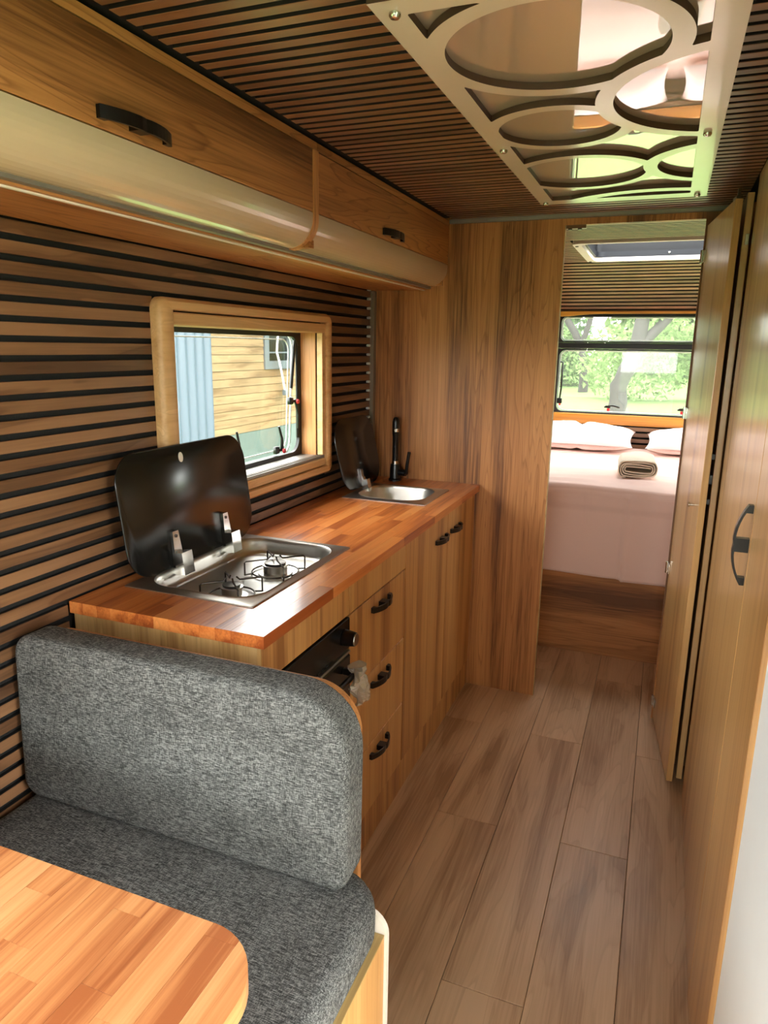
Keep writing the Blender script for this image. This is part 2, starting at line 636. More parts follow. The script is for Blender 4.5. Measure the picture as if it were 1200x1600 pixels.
def mirror():
    m, nt, b = newmat('bronze_tinted_mirror')
    out = nt.nodes['Material Output']
    b.inputs['Base Color'].default_value = lin((222, 206, 186))
    b.inputs['Roughness'].default_value = 0.4
    g = N(nt, 'ShaderNodeBsdfGlossy')
    g.inputs['Roughness'].default_value = 0.0
    g.inputs['Color'].default_value = (0.9, 0.88, 0.86, 1)
    mx = N(nt, 'ShaderNodeMixShader')
    mx.inputs[0].default_value = 0.62
    nt.links.new(b.outputs[0], mx.inputs[1])
    nt.links.new(g.outputs[0], mx.inputs[2])
    nt.links.new(mx.outputs[0], out.inputs[0])
    return m


M['mirror'] = mirror()


def leafmat(name, rgb):
    m, nt, b = newmat(name)
    out = nt.nodes['Material Output']
    geo = N(nt, 'ShaderNodeNewGeometry')
    hs = N(nt, 'ShaderNodeHueSaturation')
    hs.inputs['Color'].default_value = lin(rgb)
    mr = N(nt, 'ShaderNodeMapRange')
    mr.inputs['To Min'].default_value = 0.6
    mr.inputs['To Max'].default_value = 1.4
    nt.links.new(geo.outputs['Random Per Island'], mr.inputs[0])
    nt.links.new(mr.outputs[0], hs.inputs['Value'])
    d = N(nt, 'ShaderNodeBsdfDiffuse')
    t = N(nt, 'ShaderNodeBsdfTranslucent')
    nt.links.new(hs.outputs[0], d.inputs[0])
    nt.links.new(hs.outputs[0], t.inputs[0])
    mx = N(nt, 'ShaderNodeMixShader')
    mx.inputs[0].default_value = 0.45
    nt.links.new(d.outputs[0], mx.inputs[1])
    nt.links.new(t.outputs[0], mx.inputs[2])
    nt.links.new(mx.outputs[0], out.inputs[0])
    return m


M['leaf'] = leafmat('pale_green_leaves', (134, 158, 104))
M['leaf2'] = leafmat('grey_green_leaves', (120, 144, 106))

# ------------------------------------------------------------------ dimensions
XL, XLB = -1.165, -1.177          # slat face and backing of the left wall
XR = 0.185                        # wardrobe front
ZC, ZCB = 1.932, 1.943            # ceiling slat face and backing
YP = 2.82                         # partition
YR = 4.86                         # rear wall
YF = -1.6                         # front wall behind the camera
XO = 0.95                         # outer right wall
PITCH, SLAT, CSLAT = 0.0371, 0.0247, 0.0232

# ------------------------------------------------------------------ floor
fb = MB().box(-1.25, XO + 0.07, YF - 0.07, YR + 0.07, -0.06, -0.012)
floor = struct(obj('floor', fb, M['felt']), 'grey brown laminate plank floor running down the aisle')
PW = 0.1935
edges = [-0.549 + PW * k for k in range(-4, 9)]
PL = 1.176
for k in range(len(edges) - 1):
    x0, x1 = max(edges[k], XLB), min(edges[k + 1], XO)
    if x1 - x0 < 0.01:
        continue
    base = (1.92, 1.329)[k % 2] if k >= 4 else (1.329, 1.92)[(k + 1) % 2]
    y = base - 4 * PL
    while y < YR:
        y0, y1 = max(y, YF), min(y + PL, YR)
        if y1 - y0 > 0.02:
            obj('plank', MB().cbox(x0 + 0.0006, x1 - 0.0006, y0 + 0.0006, y1 - 0.0006, -0.012, 0.0, 0.0012), M['floor'], floor)
        y += PL

# ------------------------------------------------------------------ ceiling
HX0, HX1, HY0, HY1 = -0.43, 0.28, 3.53, 4.22      # roof hatch opening
slope = [(4.361, ZC)]
ang0, ang1, nseg, arc = 18.0, 36.0, 15, 0.56
for i in range(nseg):
    a = math.radians(ang0 + (ang1 - ang0) * (i + 0.5) / nseg)
    slope.append((slope[-1][0] + arc / nseg * math.cos(a), slope[-1][1] - arc / nseg * math.sin(a)))
cb = MB()
slab_holes(cb, lambda a, b, t: (a, b, t), -1.25, XO + 0.07, YF - 0.07, 4.36, ZCB, 1.99, [(HX0, HX1, HY0, HY1)])
prof = [(y, z + 0.011) for y, z in slope] + [(y, z + 0.06) for y, z in reversed(slope)]
cb.prism(prof, -1.25, XO + 0.07, lambda a, b, t: (t, a, b))
ceiling = struct(obj('ceiling', cb, M['felt']), 'ceiling of narrow walnut slats on black felt')


def ceil_slat(x0, x1, y, z0=ZC):
    two_tone(obj('slat', MB().cbox(x0, x1, y, y + CSLAT, z0, ZCB, 0.0008), M['slat_x'], ceiling), (0, 0, -1), M['core'])


y = 0.25
while y < 4.33:
    if y + SLAT < YP - 0.018:
        ceil_slat(-0.826, XR - 0.001 if y > 1.19 else XO, y)
    elif y > YP + 0.02:
        if y + SLAT > HY0 - 0.035 and y < HY1 + 0.035:
            ceil_slat(-1.16, HX0 - 0.04, y)
            ceil_slat(HX1 + 0.04, XO, y)
        else:
            ceil_slat(-1.16, XO, y)
    y += PITCH
for i in range(nseg):
    (ya, za), (yb, zb) = slope[i], slope[i + 1]
    d = Vector((yb - ya, zb - za)).normalized()
    n = Vector((-d.y, d.x))
    p0 = Vector((ya, za)) + d * 0.006
    p1 = p0 + d * CSLAT
    q = [p0, p1, p1 + n * 0.0105, p0 + n * 0.0105]
    two_tone(obj('slat', MB().prism([(v.x, v.y) for v in q], -1.16, XO, lambda a, b, t: (t, a, b)), M['slat_x'], ceiling), (0, -n.x, -n.y), M['core'])

# ------------------------------------------------------------------ left wall
WY0, WY1, WZ0, WZ1 = 1.49, 2.318, 1.052, 1.5       # kitchen window hole
wb = MB()
slab_holes(wb, lambda a, b, t: (t, a, b), YF - 0.07, YR + 0.07, -0.06, 1.99, -1.25, XLB,
           [(WY0, WY1, WZ0, WZ1), (-0.9, 0.5, 0.85, 1.52), (3.6, 4.5, 0.98, 1.5)])
wall_left = struct(obj('wall_left', wb, M['felt']), 'left wall clad in horizontal walnut slats over black felt')
FY0, FY1, FZ0, FZ1 = 1.42, 2.372, 0.99, 1.56        # window frame outline
k = 0
while True:
    z1 = 1.671 - PITCH * k
    z0 = z1 - SLAT
    if z0 < 0.42:
        break
    yend = 2.79 if z0 > 0.9025 else 1.098
    segs = [(YF + 0.002, yend)]
    if z0 < 0.9025 < z1 - 0.004:
        two_tone(obj('slat', MB().cbox(XLB, XL, 1.1, 2.79, 0.9025, z1, 0.0012), M['slat_y'], wall_left), (1, 0, 0), M['core'])
    if z1 > FZ0 + 0.004 and z0 < FZ1 - 0.004:
        segs = [(YF + 0.002, FY0 + 0.012), (FY1 - 0.012, yend)]
    if z1 > 0.815 and z0 < 1.555:
        segs = [(YF + 0.002, -0.93), (0.53, segs[0][1])] + segs[1:]
    for a, b in segs:
        two_tone(obj('slat', MB().cbox(XLB, XL, a, b, z0, z1, 0.0012), M['slat_y'], wall_left), (1, 0, 0), M['core'])
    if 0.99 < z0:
        obj('groove_glint', MB().cbox(XLB, XL + 0.003, 2.779, 2.7935, z1 + 0.0015, z1 + 0.0108, 0.002), M['seal_glint'], wall_left)  # white plug in each gap, standing in for the lit profile end
    k += 1
trim2 = obj('trim_2', MB().cbox(XLB, -1.149, 2.794, YP, 0.903, 1.672, 0.002), M['brown_alu'])
struct(trim2, 'grey metal corner profile between slat wall and oak partition')

# ------------------------------------------------------------------ partition
DX0, DX1, DZ = -0.402, 0.075, 1.897
pb = MB()
pb.box(-1.177, DX0, YP, YP + 0.022, 0, ZCB)
pb.box(DX0, DX1, YP, YP + 0.022, DZ, ZCB)
pb.box(DX1, XO, YP, YP + 0.022, 0, ZCB)
wall_back = struct(obj('wall_back', pb, M['oak_z']), 'oak veneered partition with open doorway to the bedroom')
obj('edge_band', MB().cbox(DX0, DX0 + 0.002, YP - 0.001, YP + 0.023, 0, DZ, 0.0005), M['edge'], wall_back)
cp = MB().box(DX0 + 0.004, DX0 + 0.075, YP + 0.003, YP + 0.02, DZ - 0.012, DZ)
obj('magnetic_catch', cp, M['slat_x'], wall_back)
for xx in (-0.385, -0.35):
    obj('catch_screw', MB().lathe([(0.0, -0.004), (0.008, -0.004), (0.008, 0.001)], (xx, YP + 0.011, DZ - 0.012), 'z', 12), M['wire'], wall_back)
trim1 = obj('trim_1', MB().cbox(-0.843, 0.176, YP - 0.016, YP, ZC - 0.013, ZC + 0.003, 0.002), M['alu'])
struct(trim1, 'grey metal strip along ceiling above the oak partition')

# ------------------------------------------------------------------ rear wall
RX0, RX1, RZ0, RZ1 = -0.715, 0.575, 0.975, 1.668
rb = MB()
slab_holes(rb, lambda a, b, t: (a, t, b), -1.25, XO + 0.07, -0.06, 1.99, YR, YR + 0.07, [(RX0, RX1, RZ0, RZ1)])
wall_rear = struct(obj('wall_rear', rb, M['felt']), 'bedroom end wall with walnut slats below its window')
for k in range(7):
    z1 = 0.966 - PITCH * k
    two_tone(obj('slat', MB().cbox(-1.16, XO, YR - 0.012, YR, z1 - SLAT, z1, 0.0012), M['slat_x'], wall_rear), (0, -1, 0), M['core'])

# ------------------------------------------------------------------ right side shell
ob = MB()
slab_holes(ob, lambda a, b, t: (t, a, b), YF - 0.07, YR + 0.07, -0.06, 1.99, XO, XO + 0.07, [(-0.1, 0.64, 0.02, 1.86), (3.6, 4.5, 0.98, 1.5)])
struct(obj('wall_outer', ob, M['white']), 'outer side wall with the open entrance')
wr = MB().cbox(0.194, 0.219, 0.7, 1.193, 0, ZCB, 0.001)
wr.box(0.219, XO, 0.7, 0.72, 0, ZCB)
struct(obj('wall_right', wr, M['white']), 'white painted wall panel at right beside the oak wardrobe')
fw = MB()
slab_holes(fw, lambda a, b, t: (a, t, b), -1.25, XO + 0.07, -0.06, 1.99, YF - 0.07, YF, [(-0.92, 0.72, 0.82, 1.54)])
struct(obj('wall_front', fw, M['white']), 'front end wall with wide window')
wash = MB().box(0.62, 0.64, 2.336, YP, 0, ZCB)
struct(obj('wall_washroom', wash, M['white']), 'pale washroom wall glimpsed behind the narrow doors')
for nm, args in (('window_3', ('x', -1.235, -0.9, 0.5, 0.85, 1.52)), ('window_4', ('y', YF - 0.05, -0.92, 0.72, 0.82, 1.54)),
                 ('added_window_5', ('x', -1.235, 3.6, 4.5, 0.98, 1.5)), ('added_window_6', ('x', XO + 0.03, 3.6, 4.5, 0.98, 1.5))):  # the two bedroom ones are unseen, added to brighten the bed
    ax, t, a0, a1, b0, b1 = args
    mp = (lambda a, b, u: (u, a, b)) if ax == 'x' else (lambda a, b, u: (a, u, b))
    root = struct_empty(nm, mp((a0 + a1) / 2, b0, t), {'window_3': 'dinette side window', 'window_4': 'front end window', 'added_window_5': 'unseen left bedroom window added to light the bed', 'added_window_6': 'unseen right bedroom window added to light the bed'}[nm])
    m_ = MB()
    ring_prism(m_, rrect(a0 + .001, a1 - .001, b0 + .001, b1 - .001, 0.01), rrect(a0 + 0.03, a1 - 0.03, b0 + 0.03, b1 - 0.03, 0.05), t, t + 0.02, mp)
    obj('frame', m_, M['rubber'], root)
    obj('pane', MB().prism(rrect(a0 + 0.01, a1 - 0.01, b0 + 0.01, b1 - 0.01, 0.03), t - 0.006, t - 0.002, mp), M['acrylic'], root)
    if nm == 'window_3':
        m_ = MB()
        ring_prism(m_, rrect(a0 - 0.04, a1 + 0.04, b0 - 0.04, b1 + 0.04, 0.03), rrect(a0 + 0.002, a1 - 0.002, b0 + 0.002, b1 - 0.002, 0.01), XL + 0.0005, XL + 0.026, mp)
        obj('trim_frame', m_, M['frame_wood'], root)
        m_ = MB()
        ring_prism(m_, rrect(a0 + 0.0005, a1 - 0.0005, b0 + 0.0005, b1 - 0.0005, 0.004), rrect(a0 + 0.006, a1 - 0.006, b0 + 0.006, b1 - 0.006, 0.01), -1.214, XLB, mp)
        obj('reveal', m_, M['oak_z'], root)

# ------------------------------------------------------------------ handles


def handle(parent, c, out, along, wid, L=0.145, H=0.027, w=0.016, mat=None):
    """bow handle on two end feet and a centre block; c on the mounting face"""
    c, out, along, wid = Vector(c), Vector(out), Vector(along), Vector(wid)
    mp = lambda a, b, t: tuple(c + along * a + out * b + wid * t)
    mb = MB()
    n = 14
    up, lo = [], []
    for i in range(n + 1):
        u = -1 + 2 * i / n
        h = H * (1 - 0.72 * abs(u) ** 2.4) - 0.0022 * math.exp(-(u / 0.1) ** 2)
        up.append((u * L / 2, h))
        lo.append((u * L / 2 * 0.985, h - 0.0045))
    poly = up + list(reversed(lo))
    for i in range(n):
        a, b, d, e = up[i], up[i + 1], lo[i + 1], lo[i]
        mb.prism([a, b, d, e], -w / 2, w / 2, mp)
    foot = MB()
    foot.prism([(-L / 2, 0), (-L / 2 + 0.016, 0), (-L / 2 + 0.016, H * 0.5), (-L / 2, H * 0.28)], -w / 2.1, w / 2.1, mp)
    foot.prism([(L / 2 - 0.016, 0), (L / 2, 0), (L / 2, H * 0.28), (L / 2 - 0.016, H * 0.5)], -w / 2.1, w / 2.1, mp)
    foot.prism([(-0.014, 0), (0.014, 0), (0.014, H - 0.004), (-0.014, H - 0.004)], -w / 2.1, w / 2.1, mp)
    mb.add(foot.v, foot.f)
    return obj('handle', mb, mat or M['black'], parent, label='black bow handle')


# ------------------------------------------------------------------ wall cabinets
CX = -0.845


def wall_cabinet(y0, y1, hy, label, divider):
    t = thing('wall_cabinet', (-1.0, (y0 + y1) / 2, 1.675), label, 'cabinet', 'wall cabinets above the worktop')
    body = MB().box(XL + 0.001, -0.93, y0, y1, 1.675, 1.684)
    body.box(XL + 0.001, CX - 0.002, y0, y1, 1.912, ZC - 0.001)
    body.box(XL + 0.001, XL + 0.008, y0, y1, 1.684, 1.912)
    body.box(XL + 0.008, CX - 0.02, y0, y0 + 0.012, 1.69, 1.912)
    body.box(XL + 0.008, CX - 0.02, y1 - 0.012, y1, 1.69, 1.912)
    obj('body', body, M['oak_y'], t)
    yd1 = y1 - (0.026 if divider else 0.003)
    door = obj('door', MB().cbox(CX - 0.018, CX, y0 + 0.002, yd1 - 0.002, 1.7705, 1.9095, 0.0012), M['oak_y'], t)
    handle(door, (CX, hy, 1.792), (1, 0, 0), (0, 1, 0), (0, 0, 1), L=0.17, w=0.02)
    arcp = [(CX - 0.001, 1.768), (CX - 0.001, 1.757)]
    for i in range(1, 13):
        a = math.pi / 2 * i / 12
        arcp.append((CX - 0.072 + 0.071 * math.cos(a), 1.757 - 0.071 * math.sin(a)))
    inn = [(x - 0.006 if i < 8 else x, z + (0.006 if i > 4 else 0)) for i, (x, z) in enumerate(arcp)]
    fas = MB()
    for i in range(len(arcp) - 1):
        fas.prism([arcp[i], arcp[i + 1], inn[i + 1], inn[i]], y0 + 0.001, yd1, lambda a, b, u: (a, u, b))
    obj('curved_fascia', fas, M['cream'], t, smooth=50, label='glossy cream curved fascia')
    obj('bottom_trim', MB().cbox(-0.94, -0.914, y0, y1, 1.679, 1.6865, 0.001), M['alu'], t)
    obj('trim_lip', MB().cbox(-0.9475, -0.9395, y0, y1, 1.672, 1.68, 0.001), M['white_trim'], t)
    if divider:
        out = [(x + 0.003, z - 0.0015 * (i > 2)) for i, (x, z) in enumerate(arcp)]
        poly = [(CX - 0.02, 1.911), (CX + 0.002, 1.911)] + out + [(CX - 0.085, 1.69)]
        obj('divider', MB().prism(poly, yd1, y1, lambda a, b, u: (a, u, b)), M['oak_z'], t)
    return t


wall_cabinet(0.15, 1.681, 1.02, 'long oak wall cabinet with cream curved base, nearer the camera', True)
wall_cabinet(1.683, YP - 0.003, 2.2, 'shorter oak wall cabinet with cream curved base, against the partition', False)

# ------------------------------------------------------------------ kitchen base units
FXc = -0.696                      # front plane of doors
CZ0, CZ1 = 0.873, 0.9             # worktop


def carcass(t, y0, y1, top=0.86, mat=None):
    b = MB()
    xb = XL + 0.004
    b.box(xb, FXc - 0.02, y0, y0 + 0.012, 0.0, top)
    b.box(xb, FXc - 0.02, y1 - 0.012, y1, 0.0, top)
    b.box(xb, FXc - 0.02, y0 + 0.012, y1 - 0.012, 0.1, 0.112)
    b.box(xb, xb + 0.006, y0 + 0.012, y1 - 0.012, 0.112, top)
    obj('body', b, M['oak_z'], t)
    obj('plinth', MB().cbox(FXc - 0.016, FXc - 0.003, y0, y1, 0.0, 0.108, 0.001), M['oak_front'], t)


ovy0, ovy1 = 1.112, 1.547
t = thing('oven_cabinet', (-0.93, 1.33, 0), 'oak kitchen unit housing the black oven behind the bench', 'cabinet', 'kitchen base units')
carcass(t, ovy0 + 0.012, ovy1)
obj('end_panel', MB().cbox(XL + 0.004, FXc, ovy0 - 0.004, ovy0 + 0.011, 0, 0.871, 0.001), M['ash_z'], t, label='pale ash end panel')
obj('top_rail', MB().cbox(FXc - 0.018, FXc, ovy0 + 0.012, ovy1 - 0.001, 0.782, 0.871, 0.001), M['oak_front'], t)
obj('side_stile', MB().cbox(FXc - 0.018, FXc, ovy0 + 0.012, 1.165, 0.11, 0.78, 0.001), M['oak_front'], t)

ov = thing('oven', (-0.72, 1.355, 0.113), 'black built-in oven under the worktop', 'oven')
obj('body', MB().box(-1.06, FXc - 0.012, 1.17, ovy1 - 0.014, 0.12, 0.775), M['oven_black'], ov)
obj('control_panel', MB().cbox(FXc - 0.011, FXc + 0.004, 1.168, ovy1 - 0.003, 0.694, 0.777, 0.002), M['oven_black'], ov)
kn = obj('knob', MB().lathe([(0.0, 0), (0.021, 0), (0.0205, 0.012), (0.018, 0.03), (0.0, 0.031)], (FXc + 0.005, 1.508, 0.735), 'x', 24), M['black'], ov, smooth=40)
obj('knob_face', MB().lathe([(0.0, 0), (0.0165, 0), (0.015, 0.002), (0.0, 0.0022)], (FXc + 0.0365, 1.508, 0.735), 'x', 24), M['chrome'], kn)
obj('trim_strip', MB().cbox(FXc - 0.011, FXc + 0.006, 1.168, ovy1 - 0.003, 0.681, 0.688, 0.001), M['alu'], ov)
dr = obj('oven_door', MB().cbox(FXc - 0.011, FXc + 0.006, 1.168, ovy1 - 0.003, 0.16, 0.677, 0.003), M['lidglass'], ov)
hb = MB().tube([(FXc + 0.04, 1.2, 0.648), (FXc + 0.04, 1.52, 0.648)], 0.008, 12)
for yy in (1.22, 1.5):
    hb.cbox(FXc + 0.0065, FXc + 0.036, yy - 0.008, yy + 0.008, 0.64, 0.656, 0.002)
obj('handle', hb, M['black'], dr, smooth=40)
vn = MB()
for i in range(9):
    vn.cbox(FXc + 0.0041, FXc + 0.0055, 1.25 + i * 0.022, 1.262 + i * 0.022, 0.6985, 0.7025, 0.0004)
obj('vent_slots', vn, M['rubber'], ov)
# crumpled clear film over the oven handle
fm = MB()
loops = []
for i in range(13):
    u = i / 12
    l = []
    for k in range(14):
        a = 2 * math.pi * k / 14
        r = 0.012 + 0.006 * math.sin(u * 9 + k) + 0.004 * math.cos(3 * a + u * 11)
        p = Vector((FXc + 0.044 + 0.02 * u + (r + 0.004) * math.cos(a), 1.5 - 0.012 * u + (r * 1.5 + 0.012) * math.sin(a), 0.672 - 0.085 * u))
        p += mnoise.noise_vector(p * 60) * 0.006
        l.append(p)
    loops.append(l)
fm.rings(loops, close1=False)
fo = tag(obj('plastic_film', fm, M['film']), 'crumpled clear plastic film hanging on the oven handle', 'plastic film')

t = thing('drawer_cabinet', (-0.93, 1.76, 0), 'oak kitchen unit with three drawers and black handles', 'cabinet', 'kitchen base units')
dy0, dy1 = 1.549, 1.972
carcass(t, dy0, dy1)
obj('top_rail', MB().cbox(FXc - 0.018, FXc, dy0 + 0.001, dy1 - 0.001, 0.782, 0.871, 0.001), M['oak_front'], t)
for z0, z1 in ((0.5545, 0.778), (0.328, 0.5515), (0.111, 0.325)):
    d = obj('drawer', MB().cbox(FXc - 0.018, FXc, dy0 + 0.001, dy1 - 0.0015, z0, z1, 0.0012), M['oak_front'], t)
    handle(d, (FXc, 1.765, z1 - 0.038), (1, 0, 0), (0, 1, 0), (0, 0, 1), L=0.14)
t = thing('sink_cabinet', (-0.93, 2.4, 0), 'oak kitchen unit with two tall doors below the sink', 'cabinet', 'kitchen base units')
sy0, sy1 = 1.974, YP - 0.002
carcass(t, sy0, sy1)
for a, b, hy in ((sy0 + 0.001, 2.428, 2.345), (2.431, sy1, 2.528)):
    d = obj('door', MB().cbox(FXc - 0.018, FXc, a, b, 0.111, 0.871, 0.0012), M['oak_front'], t)
    handle(d, (FXc, hy, 0.783), (1, 0, 0), (0, 1, 0), (0, 0, 1), L=0.13)

# ------------------------------------------------------------------ worktop of glued staves
HOB = (-1.105, -0.79, 1.24, 1.715)      # cut-out in the worktop x0,x1,y0,y1
SNK = (-1.055, -0.785, 2.36, 2.62)
wt = thing('worktop', (-0.93, 1.96, CZ0), 'glossy orange butcher block worktop running to the partition', 'worktop')
WX0, WX1, WY0_, WY1_ = XL + 0.001, -0.676, 1.1, YP - 0.001


def subtract(r, h):
    x0, x1, y0, y1 = r
    a0, a1, b0, b1 = h
    if x1 <= a0 or x0 >= a1 or y1 <= b0 or y0 >= b1:
        return [r]
    out = []
    if y0 < b0:
        out.append((x0, x1, y0, b0))
    if y1 > b1:
        out.append((x0, x1, b1, y1))
    m0, m1 = max(y0, b0), min(y1, b1)
    if x0 < a0:
        out.append((x0, a0, m0, m1))
    if x1 > a1:
        out.append((a1, x1, m0, m1))
    return out


rng = random.Random(3)
nr = 13
for r in range(nr):
    x0 = WX0 + (WX1 - WX0) * r / nr
    x1 = WX0 + (WX1 - WX0) * (r + 1) / nr
    y = WY0_ - rng.random() * 0.35
    while y < WY1_:
        L = rng.uniform(0.22, 0.42)
        cell = (x0, x1, max(y, WY0_), min(y + L, WY1_))
        y += L
        if cell[3] - cell[2] < 0.004:
            continue
        pcs = [cell]
        for h in (HOB, SNK):
            pcs = [q for p in pcs for q in subtract(p, h)]
        for p in pcs:
            if p[1] - p[0] < 0.003 or p[3] - p[2] < 0.003:
                continue
            obj('stave', MB().cbox(p[0], p[1], p[2], p[3], CZ0, CZ1, 0.0004), M['block'], wt)


# ------------------------------------------------------------------ hob and sink


def tray(name, parent, x0, x1, y0, y1, rin, depth, mat, inset=(0.028, 0.028, 0.028, 0.028)):
    z = CZ1
    ix0, ix1, iy0, iy1 = x0 + inset[0], x1 - inset[1], y0 + inset[2], y1 - inset[3]
    mb = MB()
    n = 8

    def lp(a0, a1, b0, b1, r, zz):
        return [(a, b, zz) for a, b in rrect(a0, a1, b0, b1, r, n)]
    e = 0.003
    L = [lp(x0, x1, y0, y1, 0.006, z + 0.0005), lp(x0, x1, y0, y1, 0.006, z + 0.0025), lp(x0 + e, x1 - e, y0 + e, y1 - e, 0.006, z + 0.004),
         lp(ix0 - 0.006, ix1 + 0.006, iy0 - 0.006, iy1 + 0.006, rin + 0.006, z + 0.004),
         lp(ix0 - 0.003, ix1 + 0.003, iy0 - 0.003, iy1 + 0.003, rin + 0.003, z + 0.0065),
         lp(ix0, ix1, iy0, iy1, rin, z + 0.004),
         lp(ix0 + 0.003, ix1 - 0.003, iy0 + 0.003, iy1 - 0.003, rin, z - 0.004),
         lp(ix0 + 0.007, ix1 - 0.007, iy0 + 0.007, iy1 - 0.007, rin, z - depth + 0.012),
         lp(ix0 + 0.012, ix1 - 0.012, iy0 + 0.012, iy1 - 0.012, rin, z - depth + 0.003),
         lp(ix0 + 0.022, ix1 - 0.022, iy0 + 0.022, iy1 - 0.022, rin - 0.01, z - depth)]
    mb.rings(L, close0=False, close1=True)
    o = obj(name, mb, mat, parent, smooth=60)
    return o, z - depth


hob = thing('gas_hob', (-0.95, 1.475, CZ1), 'steel two-burner gas hob with raised black glass lid', 'hob')
tr_, hz = tray('tray', hob, -1.122, -0.776, 1.222, 1.733, 0.07, 0.036, M['steel'], (0.03, 0.022, 0.03, 0.03))
for bx, by, rb_ in ((-0.915, 1.352, 0.024), (-0.91, 1.548, 0.031)):
    bo = obj('burner', MB().lathe([(0.0, 0), (rb_ + 0.014, 0), (rb_ + 0.014, 0.003), (rb_, 0.004), (rb_, 0.02), (rb_ + 0.003, 0.021), (rb_ + 0.003, 0.025), (rb_ * 0.55, 0.027), (0.0, 0.027)], (bx, by, hz + 0.0005), 'z', 28), M['steel'], hob, smooth=35)
    obj('burner_cap', MB().lathe([(0.0, 0), (rb_ * 0.9, 0), (rb_ * 0.9, 0.003), (0, 0.005)], (bx, by, hz + 0.028), 'z', 24), M['wire'], bo, smooth=35)
    ps = MB()
    R1 = rb_ + 0.05
    for kq in range(4):
        a = math.pi / 4 + kq * math.pi / 2
        ca, sa = math.cos(a), math.sin(a)
        ps.tube([(bx + ca * 0.012, by + sa * 0.012, hz + 0.048), (bx + ca * 0.02, by + sa * 0.02, hz + 0.04), (bx + ca * (R1 - 0.004), by + sa * (R1 - 0.004), hz + 0.04),
                 (bx + ca * R1, by + sa * R1, hz + 0.037), (bx + ca * R1, by + sa * R1, hz + 0.003)], 0.0022, 8)
    ringp = [(bx + (rb_ + 0.03) * math.cos(2 * math.pi * i / 32), by + (rb_ + 0.03) * math.sin(2 * math.pi * i / 32), hz + 0.006) for i in range(33)]
    ps.tube(ringp, 0.0022, 8)
    for kq in range(4):
        a = math.pi / 4 + kq * math.pi / 2
        ca, sa = math.cos(a), math.sin(a)
        ps.tube([(bx + ca * (rb_ + 0.03), by + sa * (rb_ + 0.03), hz + 0.006), (bx + ca * R1, by + sa * R1, hz + 0.004)], 0.0022, 8)
    obj('pan_support', ps, M['wire'], hob, smooth=60)


def lid(parent, y0, y1, h, xb, xt, zb, rad, hole=None):
    L = math.hypot(h, xt - xb)
    d = Vector((xt - xb, 0, h)).normalized()
    nrm = Vector((d.z, 0, -d.x))
    base = Vector((xb, 0, zb))
    mp = lambda a, b, u: tuple(base + d * b + Vector((0, a, 0)) + nrm * u)
    mb = MB()
    out = rrect(y0, y1, 0, L, rad, 10)
    ins = rrect(y0 + 0.0015, y1 - 0.0015, 0.0015, L - 0.0015, rad, 10)
    mb.rings([[mp(a, b, -0.005) for a, b in ins], [mp(a, b, -0.0035) for a, b in out], [mp(a, b, -0.0015) for a, b in out], [mp(a, b, 0) for a, b in ins]])
    o = obj('lid', mb, M['lidglass'], parent, smooth=40, label='black glass lid standing open')
    if hole:
        hy, hb_ = hole
        c = [(hy + 0.0085 * math.cos(2 * math.pi * i / 24), hb_ + 0.0125 * math.sin(2 * math.pi * i / 24)) for i in range(24)]
        obj('finger_hole', MB().prism(c, 0.0003, 0.0015, mp), M['white_trim'], o)
    return mp


mp = lid(hob, 1.212, 1.735, 0.292, -1.086, -1.124, 0.912, 0.075, (1.45, 0.262))
for hy in (1.375, 1.59):
    hg = MB()
    hg.prism([(hy - 0.017, 0.006), (hy + 0.017, 0.006), (hy + 0.011, 0.088), (hy - 0.011, 0.088)], 0.001, 0.009, mp)
    hg.prism([(hy - 0.02, -0.02), (hy + 0.02, -0.02), (hy + 0.02, 0.036), (hy - 0.02, 0.036)], 0.0095, 0.034, mp)
    hg.cbox(-1.092, -1.058, hy - 0.014, hy + 0.014, CZ1 - 0.008, CZ1 + 0.012, 0.002)
    hg.prism([(hy - 0.009, 0.002), (hy + 0.009, 0.002), (hy + 0.009, 0.04), (hy - 0.009, 0.04)], 0.006, 0.012, mp)
    h_ = obj('lid_hinge', hg, M['chrome'], hob)
    scr = Vector(mp(hy, 0.076, 0.009))
    obj('hinge_screw', MB().lathe([(0, 0), (0.0045, 0), (0.004, 0.002), (0, 0.0025)], scr, 'x', 14), M['wire'], h_)

snk = thing('sink', (-0.92, 2.49, CZ1), 'small steel sink with raised black glass lid beside the tap', 'sink')
tray('basin', snk, -1.085, -0.757, 2.335, 2.645, 0.075, 0.1, M['steel'], (0.035, 0.034, 0.03, 0.03))
obj('drain', MB().lathe([(0, 0), (0.026, 0), (0.024, 0.003), (0.008, 0.002), (0, 0.001)], (-0.92, 2.49, CZ1 - 0.0995), 'z', 24), M['chrome'], snk, smooth=40)
mp = lid(snk, 2.352, 2.725, 0.27, -1.075, -1.132, 0.91, 0.085)
hy = 2.52
hg = MB()
hg.prism([(hy - 0.011, 0.006), (hy + 0.011, 0.006), (hy + 0.0085, 0.07), (hy - 0.0085, 0.07)], 0.001, 0.007, mp)
hg.prism([(hy - 0.015, -0.02), (hy + 0.015, -0.02), (hy + 0.015, 0.028), (hy - 0.015, 0.028)], 0.009, 0.028, mp)
hg.cbox(-1.075, -1.043, hy - 0.013, hy + 0.013, CZ1 - 0.006, CZ1 + 0.011, 0.002)
hg.prism([(hy - 0.009, 0.002), (hy + 0.009, 0.002), (hy + 0.009, 0.04), (hy - 0.009, 0.04)], 0.006, 0.012, mp)
obj('lid_hinge', hg, M['chrome'], snk)

